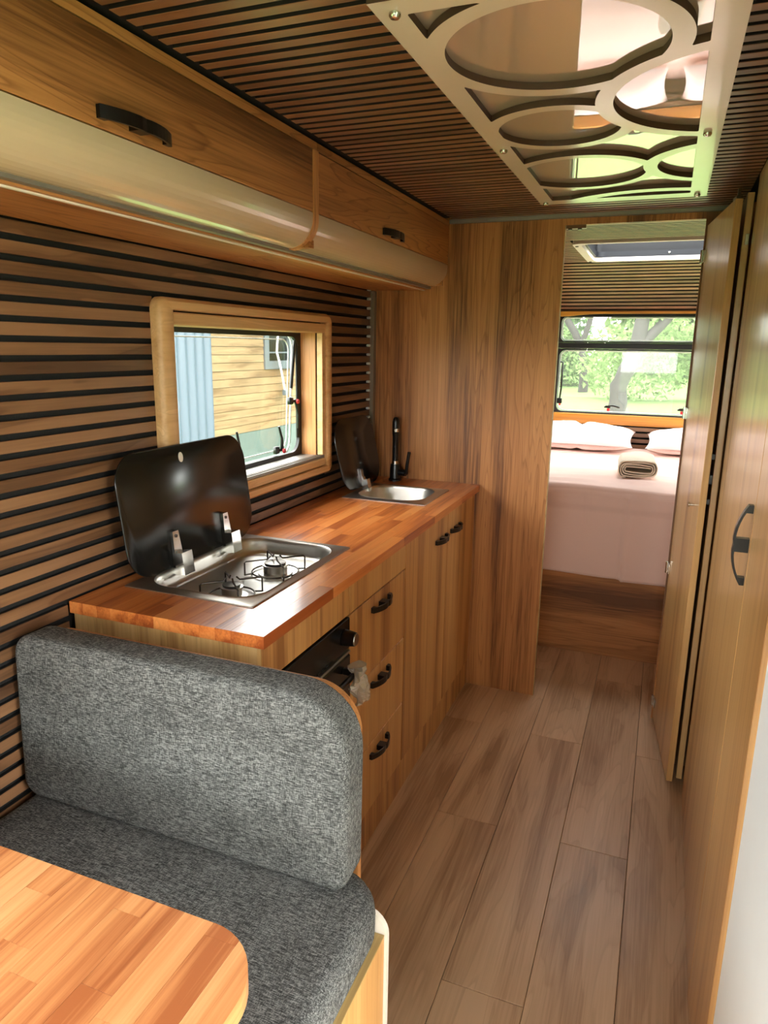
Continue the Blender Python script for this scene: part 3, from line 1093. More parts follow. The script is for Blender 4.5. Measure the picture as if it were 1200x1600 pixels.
tap = thing('tap', (-1.03, 2.755, CZ1), 'black tap in the corner behind the sink', 'tap')
tx, ty = -1.03, 2.757
obj('base', MB().lathe([(0, 0), (0.028, 0), (0.028, 0.006), (0.023, 0.01), (0.021, 0.05), (0.019, 0.07), (0.0, 0.07)], (tx, ty, CZ1), 'z', 24), M['black'], tap, smooth=40)
obj('ring', MB().lathe([(0.0, 0), (0.0145, 0), (0.0145, 0.012), (0, 0.012)], (tx, ty, CZ1 + 0.0705), 'z', 20), M['chrome'], tap, smooth=40)
sp = MB().lathe([(0.0, 0), (0.0125, 0), (0.0125, 0.105), (0.0145, 0.11), (0.0145, 0.165), (0.012, 0.177), (0.006, 0.183), (0, 0.184)], (tx, ty, CZ1 + 0.083), 'z', 20)
so = obj('spout', sp, M['black'], tap, smooth=40)
obj('spout_band', MB().lathe([(0.0148, 0), (0.0152, 0.001), (0.0152, 0.013), (0.0148, 0.014)], (tx, ty, CZ1 + 0.205), 'z', 20), M['chrome'], so)
lv = MB().tube([(tx + 0.018, ty - 0.002, CZ1 + 0.035), (tx + 0.05, ty - 0.005, CZ1 + 0.035)], 0.014, 14)
lv.tube([(tx + 0.052, ty - 0.006, CZ1 + 0.03), (tx + 0.056, ty - 0.008, CZ1 + 0.07), (tx + 0.066, ty - 0.012, CZ1 + 0.125)], 0.007, 10)
obj('lever', lv, M['black'], tap, smooth=40)

# ------------------------------------------------------------------ kitchen window
win = struct_empty('window_1', (-1.15, 1.9, FZ0), 'kitchen window in woodgrain frame with hinged acrylic pane')
mpx = lambda a, b, t: (t, a, b)
m_ = MB()
o1 = rrect(FY0, FY1, FZ0, FZ1, 0.03, 6)
o0 = rrect(FY0 + 0.004, FY1 - 0.004, FZ0 + 0.004, FZ1 - 0.004, 0.028, 6)
o2 = rrect(FY0 + 0.014, FY1 - 0.012, FZ0 + 0.01, FZ1 - 0.01, 0.022, 6)
i2 = rrect(FY0 + 0.05, FY1 - 0.036, FZ0 + 0.026, FZ1 - 0.028, 0.004, 6)
i1 = rrect(FY0 + 0.056, FY1 - 0.042, FZ0 + 0.028, FZ1 - 0.03, 0.003, 6)
m_.rings([[mpx(a, b, XL + 0.0005) for a, b in o1], [mpx(a, b, XL + 0.016) for a, b in o1], [mpx(a, b, XL + 0.024) for a, b in o0],
          [mpx(a, b, XL + 0.03) for a, b in o2], [mpx(a, b, XL + 0.03) for a, b in i2], [mpx(a, b, XL + 0.025) for a, b in i1],
          [mpx(a, b, XL + 0.0005) for a, b in i1]], close0=False, close1=False)
obj('frame', m_, M['frame_wood'], win, smooth=40)
iy0, iy1 = FY0 + 0.057, FY1 - 0.043
obj('blind_cassette', MB().cbox(XL - 0.005, XL + 0.02, iy0, iy1, 1.494, 1.526, 0.003), M['frame_wood'], win)
obj('lower_cassette', MB().cbox(XL - 0.005, XL + 0.02, iy0, iy1, 1.0205, 1.048, 0.003), M['frame_wood'], win)
rl = MB()
for k2 in range(3):
    rl.cbox(XL - 0.006 + 0.008 * k2, XL - 0.0015 + 0.008 * k2, iy0, iy1, 1.0485, 1.058 + 0.003 * (k2 == 1), 0.0008)
obj('blind_rail', rl, M['alu'], win)
for a, b in ((iy0, iy0 + 0.006), (iy1 - 0.021, iy1)):
    obj('side_guide', MB().cbox(XL - 0.004, XL + 0.018, a, b, 1.06, 1.4935, 0.001), M['frame_wood'], win)
# reveals lining the wall thickness
rv = MB()
rv.box(-1.236, XLB - 0.0005, WY0 + 0.0005, WY0 + 0.006, WZ0 + 0.001, WZ1 - 0.001)
rv.box(-1.236, XLB - 0.0005, WY1 - 0.006, WY1 - 0.0005, WZ0 + 0.001, WZ1 - 0.001)
rv.box(-1.236, XLB - 0.0005, WY0 + 0.006, WY1 - 0.006, WZ1 - 0.006, WZ1 - 0.0005)
obj('reveal', rv, M['oak_z'], win)
obj('sill', MB().box(-1.236, XLB - 0.0005, WY0 + 0.006, WY1 - 0.006, WZ0 + 0.0005, WZ0 + 0.006), M['alu'], win)
sl = MB()
ring_prism(sl, rrect(WY0 + 0.001, WY1 - 0.001, WZ0 + 0.001, WZ1 - 0.001, 0.004, 8), rrect(WY0 + 0.02, WY1 - 0.022, WZ0 + 0.02, WZ1 - 0.02, 0.05, 8), -1.249, -1.237, mpx)
obj('seal', sl, M['rubber'], win)
tilt = math.radians(2.5)


def mpt(a, b, t):
    d = 1.5 - b
    return (t - d * math.sin(tilt), a, b)


obj('pane', MB().prism(rrect(1.5, 2.312, 1.045, 1.5, 0.05, 8), -1.268, -1.262, mpt), M['acrylic'], win)
pe = MB()
ol = rrect(1.515, 2.295, 1.062, 1.488, 0.05, 8)
pe.tube([mpt(a, b, -1.26) for a, b in ol + ol[:1]], 0.0035, 6)
ol = rrect(1.535, 2.27, 1.082, 1.47, 0.045, 8)
pe.tube([mpt(a, b, -1.26) for a, b in ol + ol[:1]], 0.002, 6)
obj('pane_bead', pe, M['seal_glint'], win)
st = MB().tube([(-1.245, 2.285, 1.47), (-1.25, 2.262, 1.30)], 0.007, 8)
st.tube([(-1.243, 2.295, 1.46), (-1.243, 2.292, 1.12)], 0.005, 8)
obj('stay_arm', st, M['black'], win, smooth=40)
for (ly, lz, dy, dz) in ((1.893, 1.098, -0.006, 0.085), (2.17, 1.09, -0.018, 0.085), (2.275, 1.255, 0.012, -0.1)):
    lt = MB().cbox(-1.256, -1.24, ly - 0.034, ly - 0.01, lz - 0.012, lz + 0.014, 0.003)
    lt.tube([(-1.238, ly, lz), (-1.232, ly + dy * 0.6, lz + dz * 0.5), (-1.237, ly + dy * 1.2, lz + dz)], 0.0055, 8, taper=[0.007, 0.005, 0.004])
    lt.tube([(-1.248, ly - 0.02, lz), (-1.24, ly, lz)], 0.006, 8)
    lo = obj('latch', lt, M['black'], win, smooth=50)
    obj('latch_button', MB().lathe([(0, 0), (0.009, 0), (0.008, 0.006), (0, 0.008)], (-1.232, ly, lz - 0.002), 'x', 14), M['red'], lo, smooth=40)

# ------------------------------------------------------------------ rear window
rw = struct_empty('window_2', (-0.07, YR, RZ0), 'bedroom end window in amber wood frame with black crossbar')
fr = MB()
obj('sill', MB().cbox(RX0 - 0.012, RX1 + 0.012, YR - 0.018, YR + 0.03, RZ0, 1.04, 0.003), M['amber'], rw)
obj('jamb', MB().cbox(RX0 + 0.0005, RX0 + 0.024, YR - 0.012, YR + 0.03, 1.041, 1.665, 0.002), M['amber'], rw)
obj('jamb', MB().cbox(RX1 - 0.024, RX1 - 0.0005, YR - 0.012, YR + 0.03, 1.041, 1.665, 0.002), M['amber'], rw)
hd = []
nn = 30
for i in range(nn + 1):
    x = RX0 + (RX1 - RX0) * i / nn
    hd.append((x, 1.676 - 0.016 * math.exp(-((x + 0.66) / 0.12) ** 2)))
poly = hd + [(RX1, 1.692), (RX0, 1.692)]
hm = MB()
for i in range(nn):
    hm.prism([hd[i], hd[i + 1], (hd[i + 1][0], 1.69), (hd[i][0], 1.69)], YR - 0.03, YR - 0.012, lambda a, b, t: (a, t, b))
obj('head_board', hm, M['amber'], rw)
mpy = lambda a, b, t: (a, t, b)
bx0, bx1 = RX0 + 0.0245, RX1 - 0.0245
for nm, z0, z1, rr in (('upper', 1.497, 1.667, 0.03), ('lower', 1.041, 1.458, 0.04)):
    s_ = MB()
    ring_prism(s_, rrect(bx0, bx1, z0, z1, 0.003, 8), rrect(bx0 + 0.016, bx1 - 0.016, z0 + 0.009, z1 - 0.009, rr, 8), YR + 0.012, YR + 0.045, mpy)
    obj('seal', s_, M['rubber'], rw)
    obj('pane', MB().prism(rrect(bx0 + 0.002, bx1 - 0.002, z0 + 0.002, z1 - 0.002, 0.02, 6), YR + 0.046, YR + 0.051, mpy), M['acrylic_hazy'], rw)
    ol = rrect(bx0 + 0.022, bx1 - 0.022, z0 + 0.014, z1 - 0.014, rr, 8)
    obj('pane_bead', MB().tube([mpy(a, b, YR + 0.042) for a, b in ol + ol[:1]], 0.004, 6), M['seal_glint'], rw)
obj('crossbar', MB().cbox(bx0, bx1, YR + 0.005, YR + 0.05, 1.459, 1.496, 0.006), M['rubber'], rw)
for lx in (-0.336, 0.11):
    lt = MB().cbox(lx - 0.026, lx + 0.014, YR + 0.0, YR + 0.03, 1.082, 1.094, 0.003)
    lt.tube([(lx - 0.018, YR - 0.004, 1.094), (lx + 0.03, YR - 0.012, 1.099), (lx + 0.07, YR - 0.006, 1.088)], 0.005, 8)
    lo = obj('latch', lt, M['black'], rw, smooth=40)
    obj('latch_button', MB().cbox(lx - 0.008, lx + 0.01, YR - 0.006, YR + 0.01, 1.062, 1.081, 0.002), M['red'], lo)
sa = MB().tube([(-0.66, YR + 0.0, 1.37), (-0.645, YR - 0.004, 1.37), (-0.645, YR - 0.004, 1.2), (-0.652, YR, 1.13)], 0.006, 8)
sa.cbox(-0.668, -0.636, YR - 0.008, YR + 0.02, 1.1, 1.135, 0.003)
sto = obj('stay_arm', sa, M['black'], rw, smooth=40)
obj('stay_button', MB().cbox(-0.655, -0.64, YR - 0.012, YR - 0.004, 1.088, 1.1, 0.002), M['red'], sto)

# ------------------------------------------------------------------ roof hatch
rh = thing('roof_hatch', ((HX0 + HX1) / 2, (HY0 + HY1) / 2, ZC), 'white framed roof hatch with dark recess above the bed', 'roof hatch')
mpz = lambda a, b, t: (a, b, t)
s_ = MB()
ring_prism(s_, rrect(HX0 - 0.036, HX1 + 0.036, HY0 - 0.03, HY1 + 0.03, 0.05, 8), rrect(HX0 + 0.002, HX1 - 0.002, HY0 + 0.002, HY1 - 0.012, 0.05, 8), ZC - 0.01, ZCB - 0.0005, mpz)
obj('frame', s_, M['white_trim'], rh, smooth=30)
s_ = MB()
ring_prism(s_, rrect(HX0 + 0.001, HX1 - 0.001, HY0 + 0.001, HY1 - 0.001, 0.03, 8), rrect(HX0 + 0.012, HX1 - 0.012, HY0 + 0.012, HY1 - 0.012, 0.05, 8), ZCB, 1.972, mpz)
obj('liner', s_, M['hatchwall'], rh, smooth=30)
s_ = MB()
ring_prism(s_, rrect(HX0 + 0.001, HX1 - 0.001, HY0 + 0.001, HY1 - 0.001, 0.03, 8), rrect(HX0 + 0.004, HX1 - 0.004, HY0 + 0.004, HY1 - 0.004, 0.03, 8), 1.972, 2.085, mpz)
obj('upper_liner', s_, M['black'], rh, smooth=30)
obj('dome', MB().prism(rrect(HX0 - 0.02, HX1 + 0.02, HY0 - 0.02, HY1 + 0.02, 0.05, 8), 2.086, 2.092, mpz), M['acrylic_grey'], rh)
obj('blind', MB().cbox(HX0 + 0.014, HX1 - 0.014, HY0 + 0.014, HY0 + 0.34, 2.0, 2.008, 0.002), M['rubber'], rh)
for (sx_, sy_) in ((HX0 - 0.02, HY1 - 0.02), (HX0 - 0.02, HY0 + 0.05)):
    obj('screw', MB().lathe([(0, 0), (0.008, 0), (0.007, -0.003), (0, -0.004)], (sx_, sy_, ZC - 0.0105), 'z', 12), M['wire'], rh)
obj('screw', MB().lathe([(0, 0), (0.007, 0), (0.006, -0.003), (0, -0.004)], (-0.05, HY1 - 0.0125, 1.958), 'y', 12), M['chrome'], rh)

# ------------------------------------------------------------------ doors
def leaf(name, hinge, ang, width, thick, z1, label, side):
    o = struct_empty(name, (hinge[0], hinge[1], 0.012), label)
    me, c = mesh_of('leaf', MB().cbox(0, thick, -width, 0, 0.0, z1 - 0.012, 0.0012))
    me.materials.append(M['oak_gloss'])
    p = bpy.data.objects.new('leaf', me)
    COL.objects.link(p)
    p.parent = o
    p.location = c
    o.rotation_euler[2] = ang
    return o


def local(o, name, mb, mat, smooth=None):
    me, c = mesh_of(name, mb, smooth)
    me.materials.append(mat)
    p = bpy.data.objects.new(name, me)
    COL.objects.link(p)
    p.parent = o
    p.location = c
    return p


d1 = leaf('door_1', (0.081, 2.869 - 0.055), math.atan2(0.053, 0.455), 0.455, 0.02, 1.875, 'open oak bedroom door folded back against the wardrobe', 1)
for z in (0.07, 0.63, 1.22, 1.76):
    h_ = MB().cbox(-0.006, 0.0, -0.03, 0.004, z - 0.02, z + 0.02, 0.001)
    h_.tube([(-0.008, 0.0, z - 0.022), (-0.008, 0.0, z + 0.022)], 0.006, 10)
    local(d1, 'hinge', h_, M['chrome'], 40)
local(d1, 'catch_knob', MB().lathe([(0, 0), (0.004, 0), (0.004, -0.012), (0.008, -0.014), (0.008, -0.02), (0, -0.021)], (0, -0.37, 0.955), 'x', 14), M['chrome'], 40)
local(d1, 'top_roller', MB().box(0.002, 0.018, -0.45, -0.4, 1.8635, 1.872).cbox(0.006, 0.014, -0.445, -0.435, 1.872, 1.892, 0.001), M['wire'])
d2 = leaf('door_2', (0.165, 2.812), 0.0, 0.42, 0.0185, 1.895, 'narrow oak washroom door standing behind the bedroom door', 1)
hd2 = handle(d2, (0, 0, 0), (-1, 0, 0), (0, 0, 1), (0, 1, 0), L=0.16)
hd2.location = Vector((-0.0135, -0.4, 1.047))
local(d2, 'hinge', MB().cbox(0.006, 0.016, -0.433, -0.4202, 1.74, 1.77, 0.001), M['chrome'])

# ------------------------------------------------------------------ wardrobe on the right
wd = thing('wardrobe', (0.5, 1.75, 0), 'tall satin oak wardrobe with vertical black handle along the aisle', 'wardrobe')
b = MB()
b.box(XR + 0.02, XO - 0.002, 1.195, 1.21, 0, ZC - 0.002)
b.box(XR + 0.02, XO - 0.002, 2.316, 2.33, 0, ZC - 0.002)
b.box(XO - 0.012, XO - 0.002, 1.21, 2.316, 0, ZC - 0.002)
b.box(XR + 0.02, XO - 0.012, 1.21, 2.316, 0, 0.012)
obj('body', b, M['oak_z'], wd)
obj('filler_panel', MB().cbox(XR, XR + 0.02, 1.195, 1.498, 0.001, ZC - 0.002, 0.001), M['oak_gloss'], wd)
wdoor = obj('door', MB().cbox(XR, XR + 0.02, 1.502, 2.33, 0.001, ZC - 0.002, 0.001), M['oak_gloss'], wd)
handle(wdoor, (XR, 1.53, 1.075), (-1, 0, 0), (0, 0, 1), (0, 1, 0), L=0.165, H=0.03, w=0.018)

# ------------------------------------------------------------------ ceiling mirror with lattice
LX0, LX1, LY0, LY1 = -0.422, 0.057, 0.985, 2.412
IX0, IX1, IY0, IY1 = -0.380, 0.012, 1.03, 2.352
LZ = 1.895
cpn = thing('ceiling_mirror', ((LX0 + LX1) / 2, (LY0 + LY1) / 2, ZC), 'rectangular ceiling mirror under a white lattice of rings', 'mirror')
obj('mirror_panel', MB().cbox(LX0 + 0.002, LX1 - 0.002, LY0 + 0.002, LY1 - 0.002, LZ + 0.0125, LZ + 0.03, 0.001), M['mirror'], cpn)
A_ = (-0.208, 1.22, 0.168, 0.2)
B_ = (-0.258, 1.625, 0.124, 0.152)
C_ = (-0.258, 2.03, 0.16, 0.187)
E_ = (0.09, 1.51, 0.232, 0.264)
G_ = (0.1, 2.01, 0.172, 0.205)
J_ = (-0.085, 2.63, 0.325, 0.365)
ST = 0.004
nx = int(round((LX1 - LX0) / ST))
ny = int(round((LY1 - LY0) / ST))
gx = np.linspace(LX0, LX1, nx + 1)
gy = np.linspace(LY0, LY1, ny + 1)
GX, GY = np.meshgrid(gx, gy, indexing='ij')


def dist(c, i):
    return c[i] - np.hypot(GX - c[0], GY - c[1])       # >0 inside


rect = np.minimum(np.minimum(GX - IX0, IX1 - GX), np.minimum(GY - IY0, IY1 - GY))
HA = np.minimum(dist(A_, 2), -dist(E_, 3))
HB = np.minimum(dist(B_, 2), -dist(E_, 3))
HC = np.minimum(np.minimum(dist(C_, 2), -dist(G_, 3)), -dist(J_, 3))
HE = dist(E_, 2)
HG = dist(G_, 2)
HJ = dist(J_, 2)
HR = -np.maximum.reduce([dist(c, 3) for c in (A_, B_, C_, E_, G_, J_)])
H = np.minimum(np.maximum.reduce([HA, HB, HC, HE, HG, HJ, HR]), rect)
S = -H                                                  # >0 solid
lv_, lf_ = [], []
key = {}


def vid(k, p):
    if k not in key:
        key[k] = len(lv_)
        lv_.append(p)
    return key[k]


border = []
for i in range(nx):
    for j in range(ny):
        cs = [(i, j), (i + 1, j), (i + 1, j + 1), (i, j + 1)]
        ss = [S[c] for c in cs]
        if max(ss) <= 0:
            continue
        poly, cut = [], []
        for a in range(4):
            c0, c1, s0, s1 = cs[a], cs[(a + 1) % 4], ss[a], ss[(a + 1) % 4]
            if s0 > 0:
                poly.append(vid(('v',) + c0, (gx[c0[0]], gy[c0[1]])))
            if (s0 > 0) != (s1 > 0):
                u = s0 / (s0 - s1)
                p = (gx[c0[0]] * (1 - u) + gx[c1[0]] * u, gy[c0[1]] * (1 - u) + gy[c1[1]] * u)
                kk = ('e',) + (c0 + c1 if c0 < c1 else c1 + c0)
                q = vid(kk, p)
                poly.append(q)
                cut.append(q)
        if len(poly) >= 3:
            lf_.append(poly)
cnt = {}
for f in lf_:
    for a in range(len(f)):
        e = (f[a], f[(a + 1) % len(f)])
        cnt[tuple(sorted(e))] = cnt.get(tuple(sorted(e)), []) + [e]
nv = len(lv_)
lm = MB()
lm.v = [(x, y, LZ) for x, y in lv_] + [(x, y, LZ + 0.012) for x, y in lv_]
lm.f = [tuple(reversed(f)) for f in lf_] + [tuple(v + nv for v in f) for f in lf_]
for e, l in cnt.items():
    if len(l) == 1:
        a, b = l[0]
        lm.f.append((a, b, b + nv, a + nv))
two_tone(obj('lattice', lm, M['lattice'], cpn, fix=False, label='white lattice of overlapping rings'), (0, 0, -1), M['mdf'])
for sx_, sy_ in ((-0.394, 1.02), (-0.399, 1.741), (-0.403, 2.378), (0.03, 1.02), (0.03, 1.741), (0.031, 2.373)):
    obj('cap_screw', MB().lathe([(0, 0), (0.0085, 0), (0.0085, -0.004), (0.006, -0.007), (0, -0.008)], (sx_, sy_, LZ - 0.0005), 'z', 18), M['chrome'], cpn, smooth=40)

# ------------------------------------------------------------------ dinette bench and cushions
bn = thing('bench', (-0.76, 0.75, 0), 'oak dinette bench box with white edged back panel', 'bench')
bb = MB()
bb.box(XL + 0.003, -0.379, 0.42, 0.435, 0, 0.428)
bb.box(XL + 0.003, -0.379, 0.435, 0.95, 0.416, 0.428)
obj('box', bb, M['oak_y'], bn)
sp_ = obj('side_panel', MB().cbox(-0.378, -0.359, 0.42, 0.952, 0.0, 0.458, 0.0008), M['oak_front'], bn)
obj('top_edge', MB().cbox(-0.378, -0.3588, 0.42, 0.952, 0.4585, 0.461, 0.0004), M['edge'], sp_)
wp = MB().prism(rrect(XL + 0.003, -0.3545, 0.0, 0.502, (0.001, 0.001, 0.045, 0.001), 8), 0.953, 0.963, lambda a, b, t: (a, t, b))
obj('end_board', wp, M['white_trim'], bn, label='white end board with rounded corner')
bbp = MB().prism(rrect(XL + 0.003, -0.444, 0.0, 0.868, (0.001, 0.001, 0.085, 0.06), 10), 1.03, 1.046, lambda a, b, t: (a, t, b))
obj('back_board', bbp, M['oak_z'], bn, smooth=40)
sb_ = MB().box(XL + 0.003, -0.44, 0.964, 1.029, 0.0, 0.44)
obj('rear_filler', sb_, M['oak_z'], bn)

seatm = MB()
puff(seatm, rrect(XL + 0.006, -0.37, 0.36, 1.018, (0.03, 0.07, 0.1, 0.03), 8), 0.43, 0.528, 0.03, 0.006, lambda a, b, t: (a, b, t), wob=0.003)
cut = []
for p in seatm.v:
    cut.append((p[0], p[1], max(p[2], 0.463 if p[0] > -0.381 else 0.43)))
seatm.v = cut
tag(obj('seat_cushion', seatm, M['fabric'], smooth=60), 'grey melange seat cushion lying on the dinette bench', 'cushion')

backm = MB()
tl = math.radians(3.0)


def mpb(a, b, t):
    d = b - 0.52
    return (a, t + d * math.tan(tl) * 0.6, b)


puff(backm, rrect(XL + 0.008, -0.425, 0.535, 0.886, (0.04, 0.03, 0.11, 0.04), 9), 0.93, 1.01, 0.016, 0.006, mpb, wob=0.003)
tag(obj('back_cushion', backm, M['fabric'], smooth=60), 'grey melange back cushion standing upright against the kitchen unit', 'cushion')

# ------------------------------------------------------------------ table
tb = thing('dining_table', (-0.78, 0.3, 0.0), 'orange butcher block dining table with rounded corner', 'table')
TX0, TX1, TY0, TY1, TZ0, TZ1 = XL + 0.003, -0.385, -0.05, 0.637, 0.69, 0.72
outline = rrect(TX0, TX1, TY0, TY1, (0.005, 0.09, 0.09, 0.005), 10)


def clip_poly(poly, clip):
    out = poly
    n = len(clip)
    for i in range(n):
        (ax_, ay_), (bx_, by_) = clip[i], clip[(i + 1) % n]
        if abs(ax_ - bx_) + abs(ay_ - by_) < 1e-9:
            continue
        inp, out = out, []
        for j in range(len(inp)):
            p, q = inp[j], inp[(j + 1) % len(inp)]
            sp0 = (bx_ - ax_) * (p[1] - ay_) - (by_ - ay_) * (p[0] - ax_)
            sq0 = (bx_ - ax_) * (q[1] - ay_) - (by_ - ay_) * (q[0] - ax_)
            if sp0 >= 0:
                out.append(p)
            if (sp0 >= 0) != (sq0 >= 0):
                u = sp0 / (sp0 - sq0)
                out.append((p[0] + (q[0] - p[0]) * u, p[1] + (q[1] - p[1]) * u))
        if not out:
            return []
    return out


rng = random.Random(11)
nr = 17
for r in range(nr):
    x0 = TX0 + (TX1 - TX0) * r / nr
    x1 = TX0 + (TX1 - TX0) * (r + 1) / nr
    y = TY0 - rng.random() * 0.3
    while y < TY1:
        L = rng.uniform(0.16, 0.36)
        pl = clip_poly([(x0 + .0001, max(y, TY0) + .0001), (x1 - .0001, max(y, TY0) + .0001), (x1 - .0001, min(y + L, TY1) - .0001), (x0 + .0001, min(y + L, TY1) - .0001)], outline)
        y += L
        if len(pl) >= 3:
            c0 = sum(p[0] for p in pl) / len(pl), sum(p[1] for p in pl) / len(pl)
            ins = [(p[0] + (c0[0] - p[0]) * 0.01, p[1] + (c0[1] - p[1]) * 0.002) for p in pl]
            mb = MB().rings([[(a, b_, TZ0) for a, b_ in pl], [(a, b_, TZ1 - 0.0003) for a, b_ in pl], [(a, b_, TZ1) for a, b_ in ins]])
            obj('stave', mb, M['block_t'], tb)
lg = MB().lathe([(0, 0), (0.2, 0), (0.2, 0.01), (0.03, 0.02), (0.03, 0.685), (0.0, 0.685)], (-0.72, 0.1, 0), 'z', 24)
obj('pedestal', lg, M['alu'], tb, smooth=40)
obj('mounting_plate', MB().cbox(-0.84, -0.6, -0.02, 0.22, 0.6855, 0.6895, 0.001), M['alu'], tb)

# ------------------------------------------------------------------ bed
bed = thing('bed', (-0.1, 4.1, 0), 'built-in bed on an oak base across the bedroom end', 'bed')
obj('base_panel', MB().cbox(XL + 0.003, XO - 0.002, 3.362, 3.382, 0, 0.62, 0.001), M['oak_x'], bed)
obj('slatted_base', MB().box(XL + 0.003, XO - 0.002, 3.384, 4.84, 0.6, 0.62), M['oak_x'], bed)
mt = MB()
puff(mt, rrect(XL + 0.004, XO - 0.003, 3.362, 4.842, 0.04, 5), 0.622, 0.818, 0.03, 0.0, lambda a, b, t: (a, b, t))
obj('mattress', mt, M['white_trim'], bed, smooth=60)

path = []
for i in range(46):
    path.append((4.838 - (4.838 - 3.385) * i / 45, 0.8225))
for i in range(1, 9):
    a = math.pi / 2 * i / 8
    path.append((3.385 - 0.033 * math.sin(a), 0.7895 + 0.033 * math.cos(a)))
for i in range(1, 30):
    path.append((3.352 + 0.004 * min(1, i / 8), 0.7895 - (0.7895 - 0.405) * i / 29))
sh = MB()
NX = 230
for iu, (py, pz) in enumerate(path):
    for ix in range(NX + 1):
        x = XL + 0.006 + (XO - XL - 0.012) * ix / NX
        q = Vector((x * 3.0, py * 9.0, 2.0))
        hang = max(0.0, (0.79 - pz) / 0.385)
        if pz > 0.8:
            w = 0.008 * mnoise.noise(Vector((x * 2.2, py * 12, 0.3))) + 0.006 * mnoise.noise(Vector((x * 5, py * 30, 4.1)))
            sh.v.append((x, py, pz + 0.009 + w * min(1, (4.838 - py + 0.02) * 20)))
        else:
            fold = 0.006 * mnoise.noise(Vector((x * 6.0, pz * 2.0, 1.1))) * (0.4 + hang)
            fold += 0.004 * mnoise.noise(Vector((x * 16.0, pz * 14.0, 7.0))) * math.exp(-((pz - 0.77) / 0.05) ** 2)
            crease = 0.011 * math.exp(-((x + 0.108 + 0.01 * hang) / 0.009) ** 2) + 0.004 * math.exp(-((x + 0.292) / 0.005) ** 2) * (pz > 0.62)
            band = 0.012 * (1 / (1 + math.exp((0.732 - pz) * 250)))
            hem = 0.003 * math.exp(-((pz - 0.447) / 0.004) ** 2)
            drop = -0.012 * hang * (x > -0.108) + 0.004 * math.sin(x * 7)* hang
            sh.v.append((x, py - 0.004 + fold * 1.1 - crease - band - hem - 0.006 * hang, pz + drop))
npth = len(path)
for iu in range(npth - 1):
    for ix in range(NX):
        a = iu * (NX + 1) + ix
        sh.f.append((a, a + 1, a + NX + 2, a + NX + 1))
so = tag(obj('bed_sheet', sh, M['pink'], smooth=75), 'pale pink sheet spread over the bed and hanging down its front', 'sheet')
md = so.modifiers.new('thickness', 'SOLIDIFY')
md.thickness = 0.002
md.offset = -1


def pillow(cx, cy, cz, w, d, h, label, seed, rx=0.0, pinch=None, rz=0.0):
    mb = MB()
    n, m = 40, 26
    R = Matrix.Rotation(rz, 3, 'Z') @ Matrix.Rotation(rx, 3, 'X')
    for s in (1, -1):
        base = len(mb.v)
        for i in range(n + 1):
            for j in range(m + 1):
                u, v = -1 + 2 * i / n, -1 + 2 * j / m
                e = max(0.0, (1 - abs(u) ** 2.6)) ** 0.5 * max(0.0, (1 - abs(v) ** 2.6)) ** 0.5
                px = u * w / 2 * (1 - 0.07 * (1 - abs(u)) * 0 - 0.06 * (1 - v * v) * abs(u) ** 4)
                py = v * d / 2 * (1 - 0.06 * (1 - u * u) * abs(v) ** 4)
                hh = h / 2 * e * (1 if s > 0 else 0.75)
                if pinch is not None:
                    hh *= 1 - 0.28 * math.exp(-((u - pinch) / 0.07) ** 2)
                p = Vector((px, py, s * hh))
                wr_ = 0.009 * mnoise.noise(Vector((px * 7 + seed, py * 10, s * 2.0))) + 0.005 * mnoise.noise(Vector((px * 20 + seed, py * 24, s)))
                p.z += wr_ * e * s
                p = R @ p
                mb.v.append((cx + p.x, cy + p.y, cz + p.z))
        for i in range(n):
            for j in range(m):
                a = base + i * (m + 1) + j
                q = (a, a + m + 1, a + m + 2, a + 1)
                mb.f.append(q if s > 0 else tuple(reversed(q)))
    o = obj('pillow', mb, M['pillow'], smooth=70, label=None)
    bm = bmesh.new()
    bm.from_mesh(o.data)
    bmesh.ops.remove_doubles(bm, verts=bm.verts, dist=0.0015)
    bm.to_mesh(o.data)
    bm.free()
    return tag(o, label, 'pillow', 'pillows at the head of the bed')


pillow(-0.5, 4.665, 0.908, 0.70, 0.37, 0.165, 'creased pale pink pillow on the left half of the bed', 2.0, rx=math.radians(9), pinch=0.06)
pillow(0.25, 4.675, 0.905, 0.66, 0.35, 0.16, 'pale pink pillow partly hidden by the open oak door', 9.0, rx=math.radians(9))

# rolled towel: a flattened spiral pushed along the bed
tw = MB()
cen = []
turns, ns_, ha = 3.6, 190, 0.05
for i in range(ns_ + 1):
    a = turns * 2 * math.pi * i / ns_ + 0.5
    r = 0.008 + 0.0098 * turns * i / ns_
    cx_ = ha * max(-1.0, min(1.0, 1.7 * math.cos(a)))
    sag = 0.004 * math.sin(a * 1.0 + 0.7) + 0.002 * math.sin(3.3 * a)
    cen.append((cx_ + r * math.cos(a), r * math.sin(a) + sag * (r / 0.04)))
th = 0.0031
inner, outer = [], []
for i, (a, b_) in enumerate(cen):
    p, q = cen[max(i - 1, 0)], cen[min(i + 1, ns_)]
    t_ = Vector((q[0] - p[0], q[1] - p[1])).normalized()
    nrm = Vector((t_.y, -t_.x))
    outer.append((a + nrm.x * th, b_ + nrm.y * th))
    inner.append((a - nrm.x * th, b_ - nrm.y * th))
tz0 = 0.8345 + 0.049
for i in range(ns_):
    ya = 3.63 + 0.008 * math.sin(i * 0.13)
    tw.prism([inner[i], outer[i], outer[i + 1], inner[i + 1]], ya, 3.93, lambda a, b, t: (-0.085 + a - 0.06 * (t - 3.63), t, tz0 + b))
tag(obj('rolled_towel', tw, M['towel'], smooth=60), 'cream rolled towel lying near the front edge of the bed', 'towel')

# ------------------------------------------------------------------ outdoors: lawn, shed, trees
def sstep(t):
    t = max(0.0, min(1.0, t))
    return t * t * (3 - 2 * t)


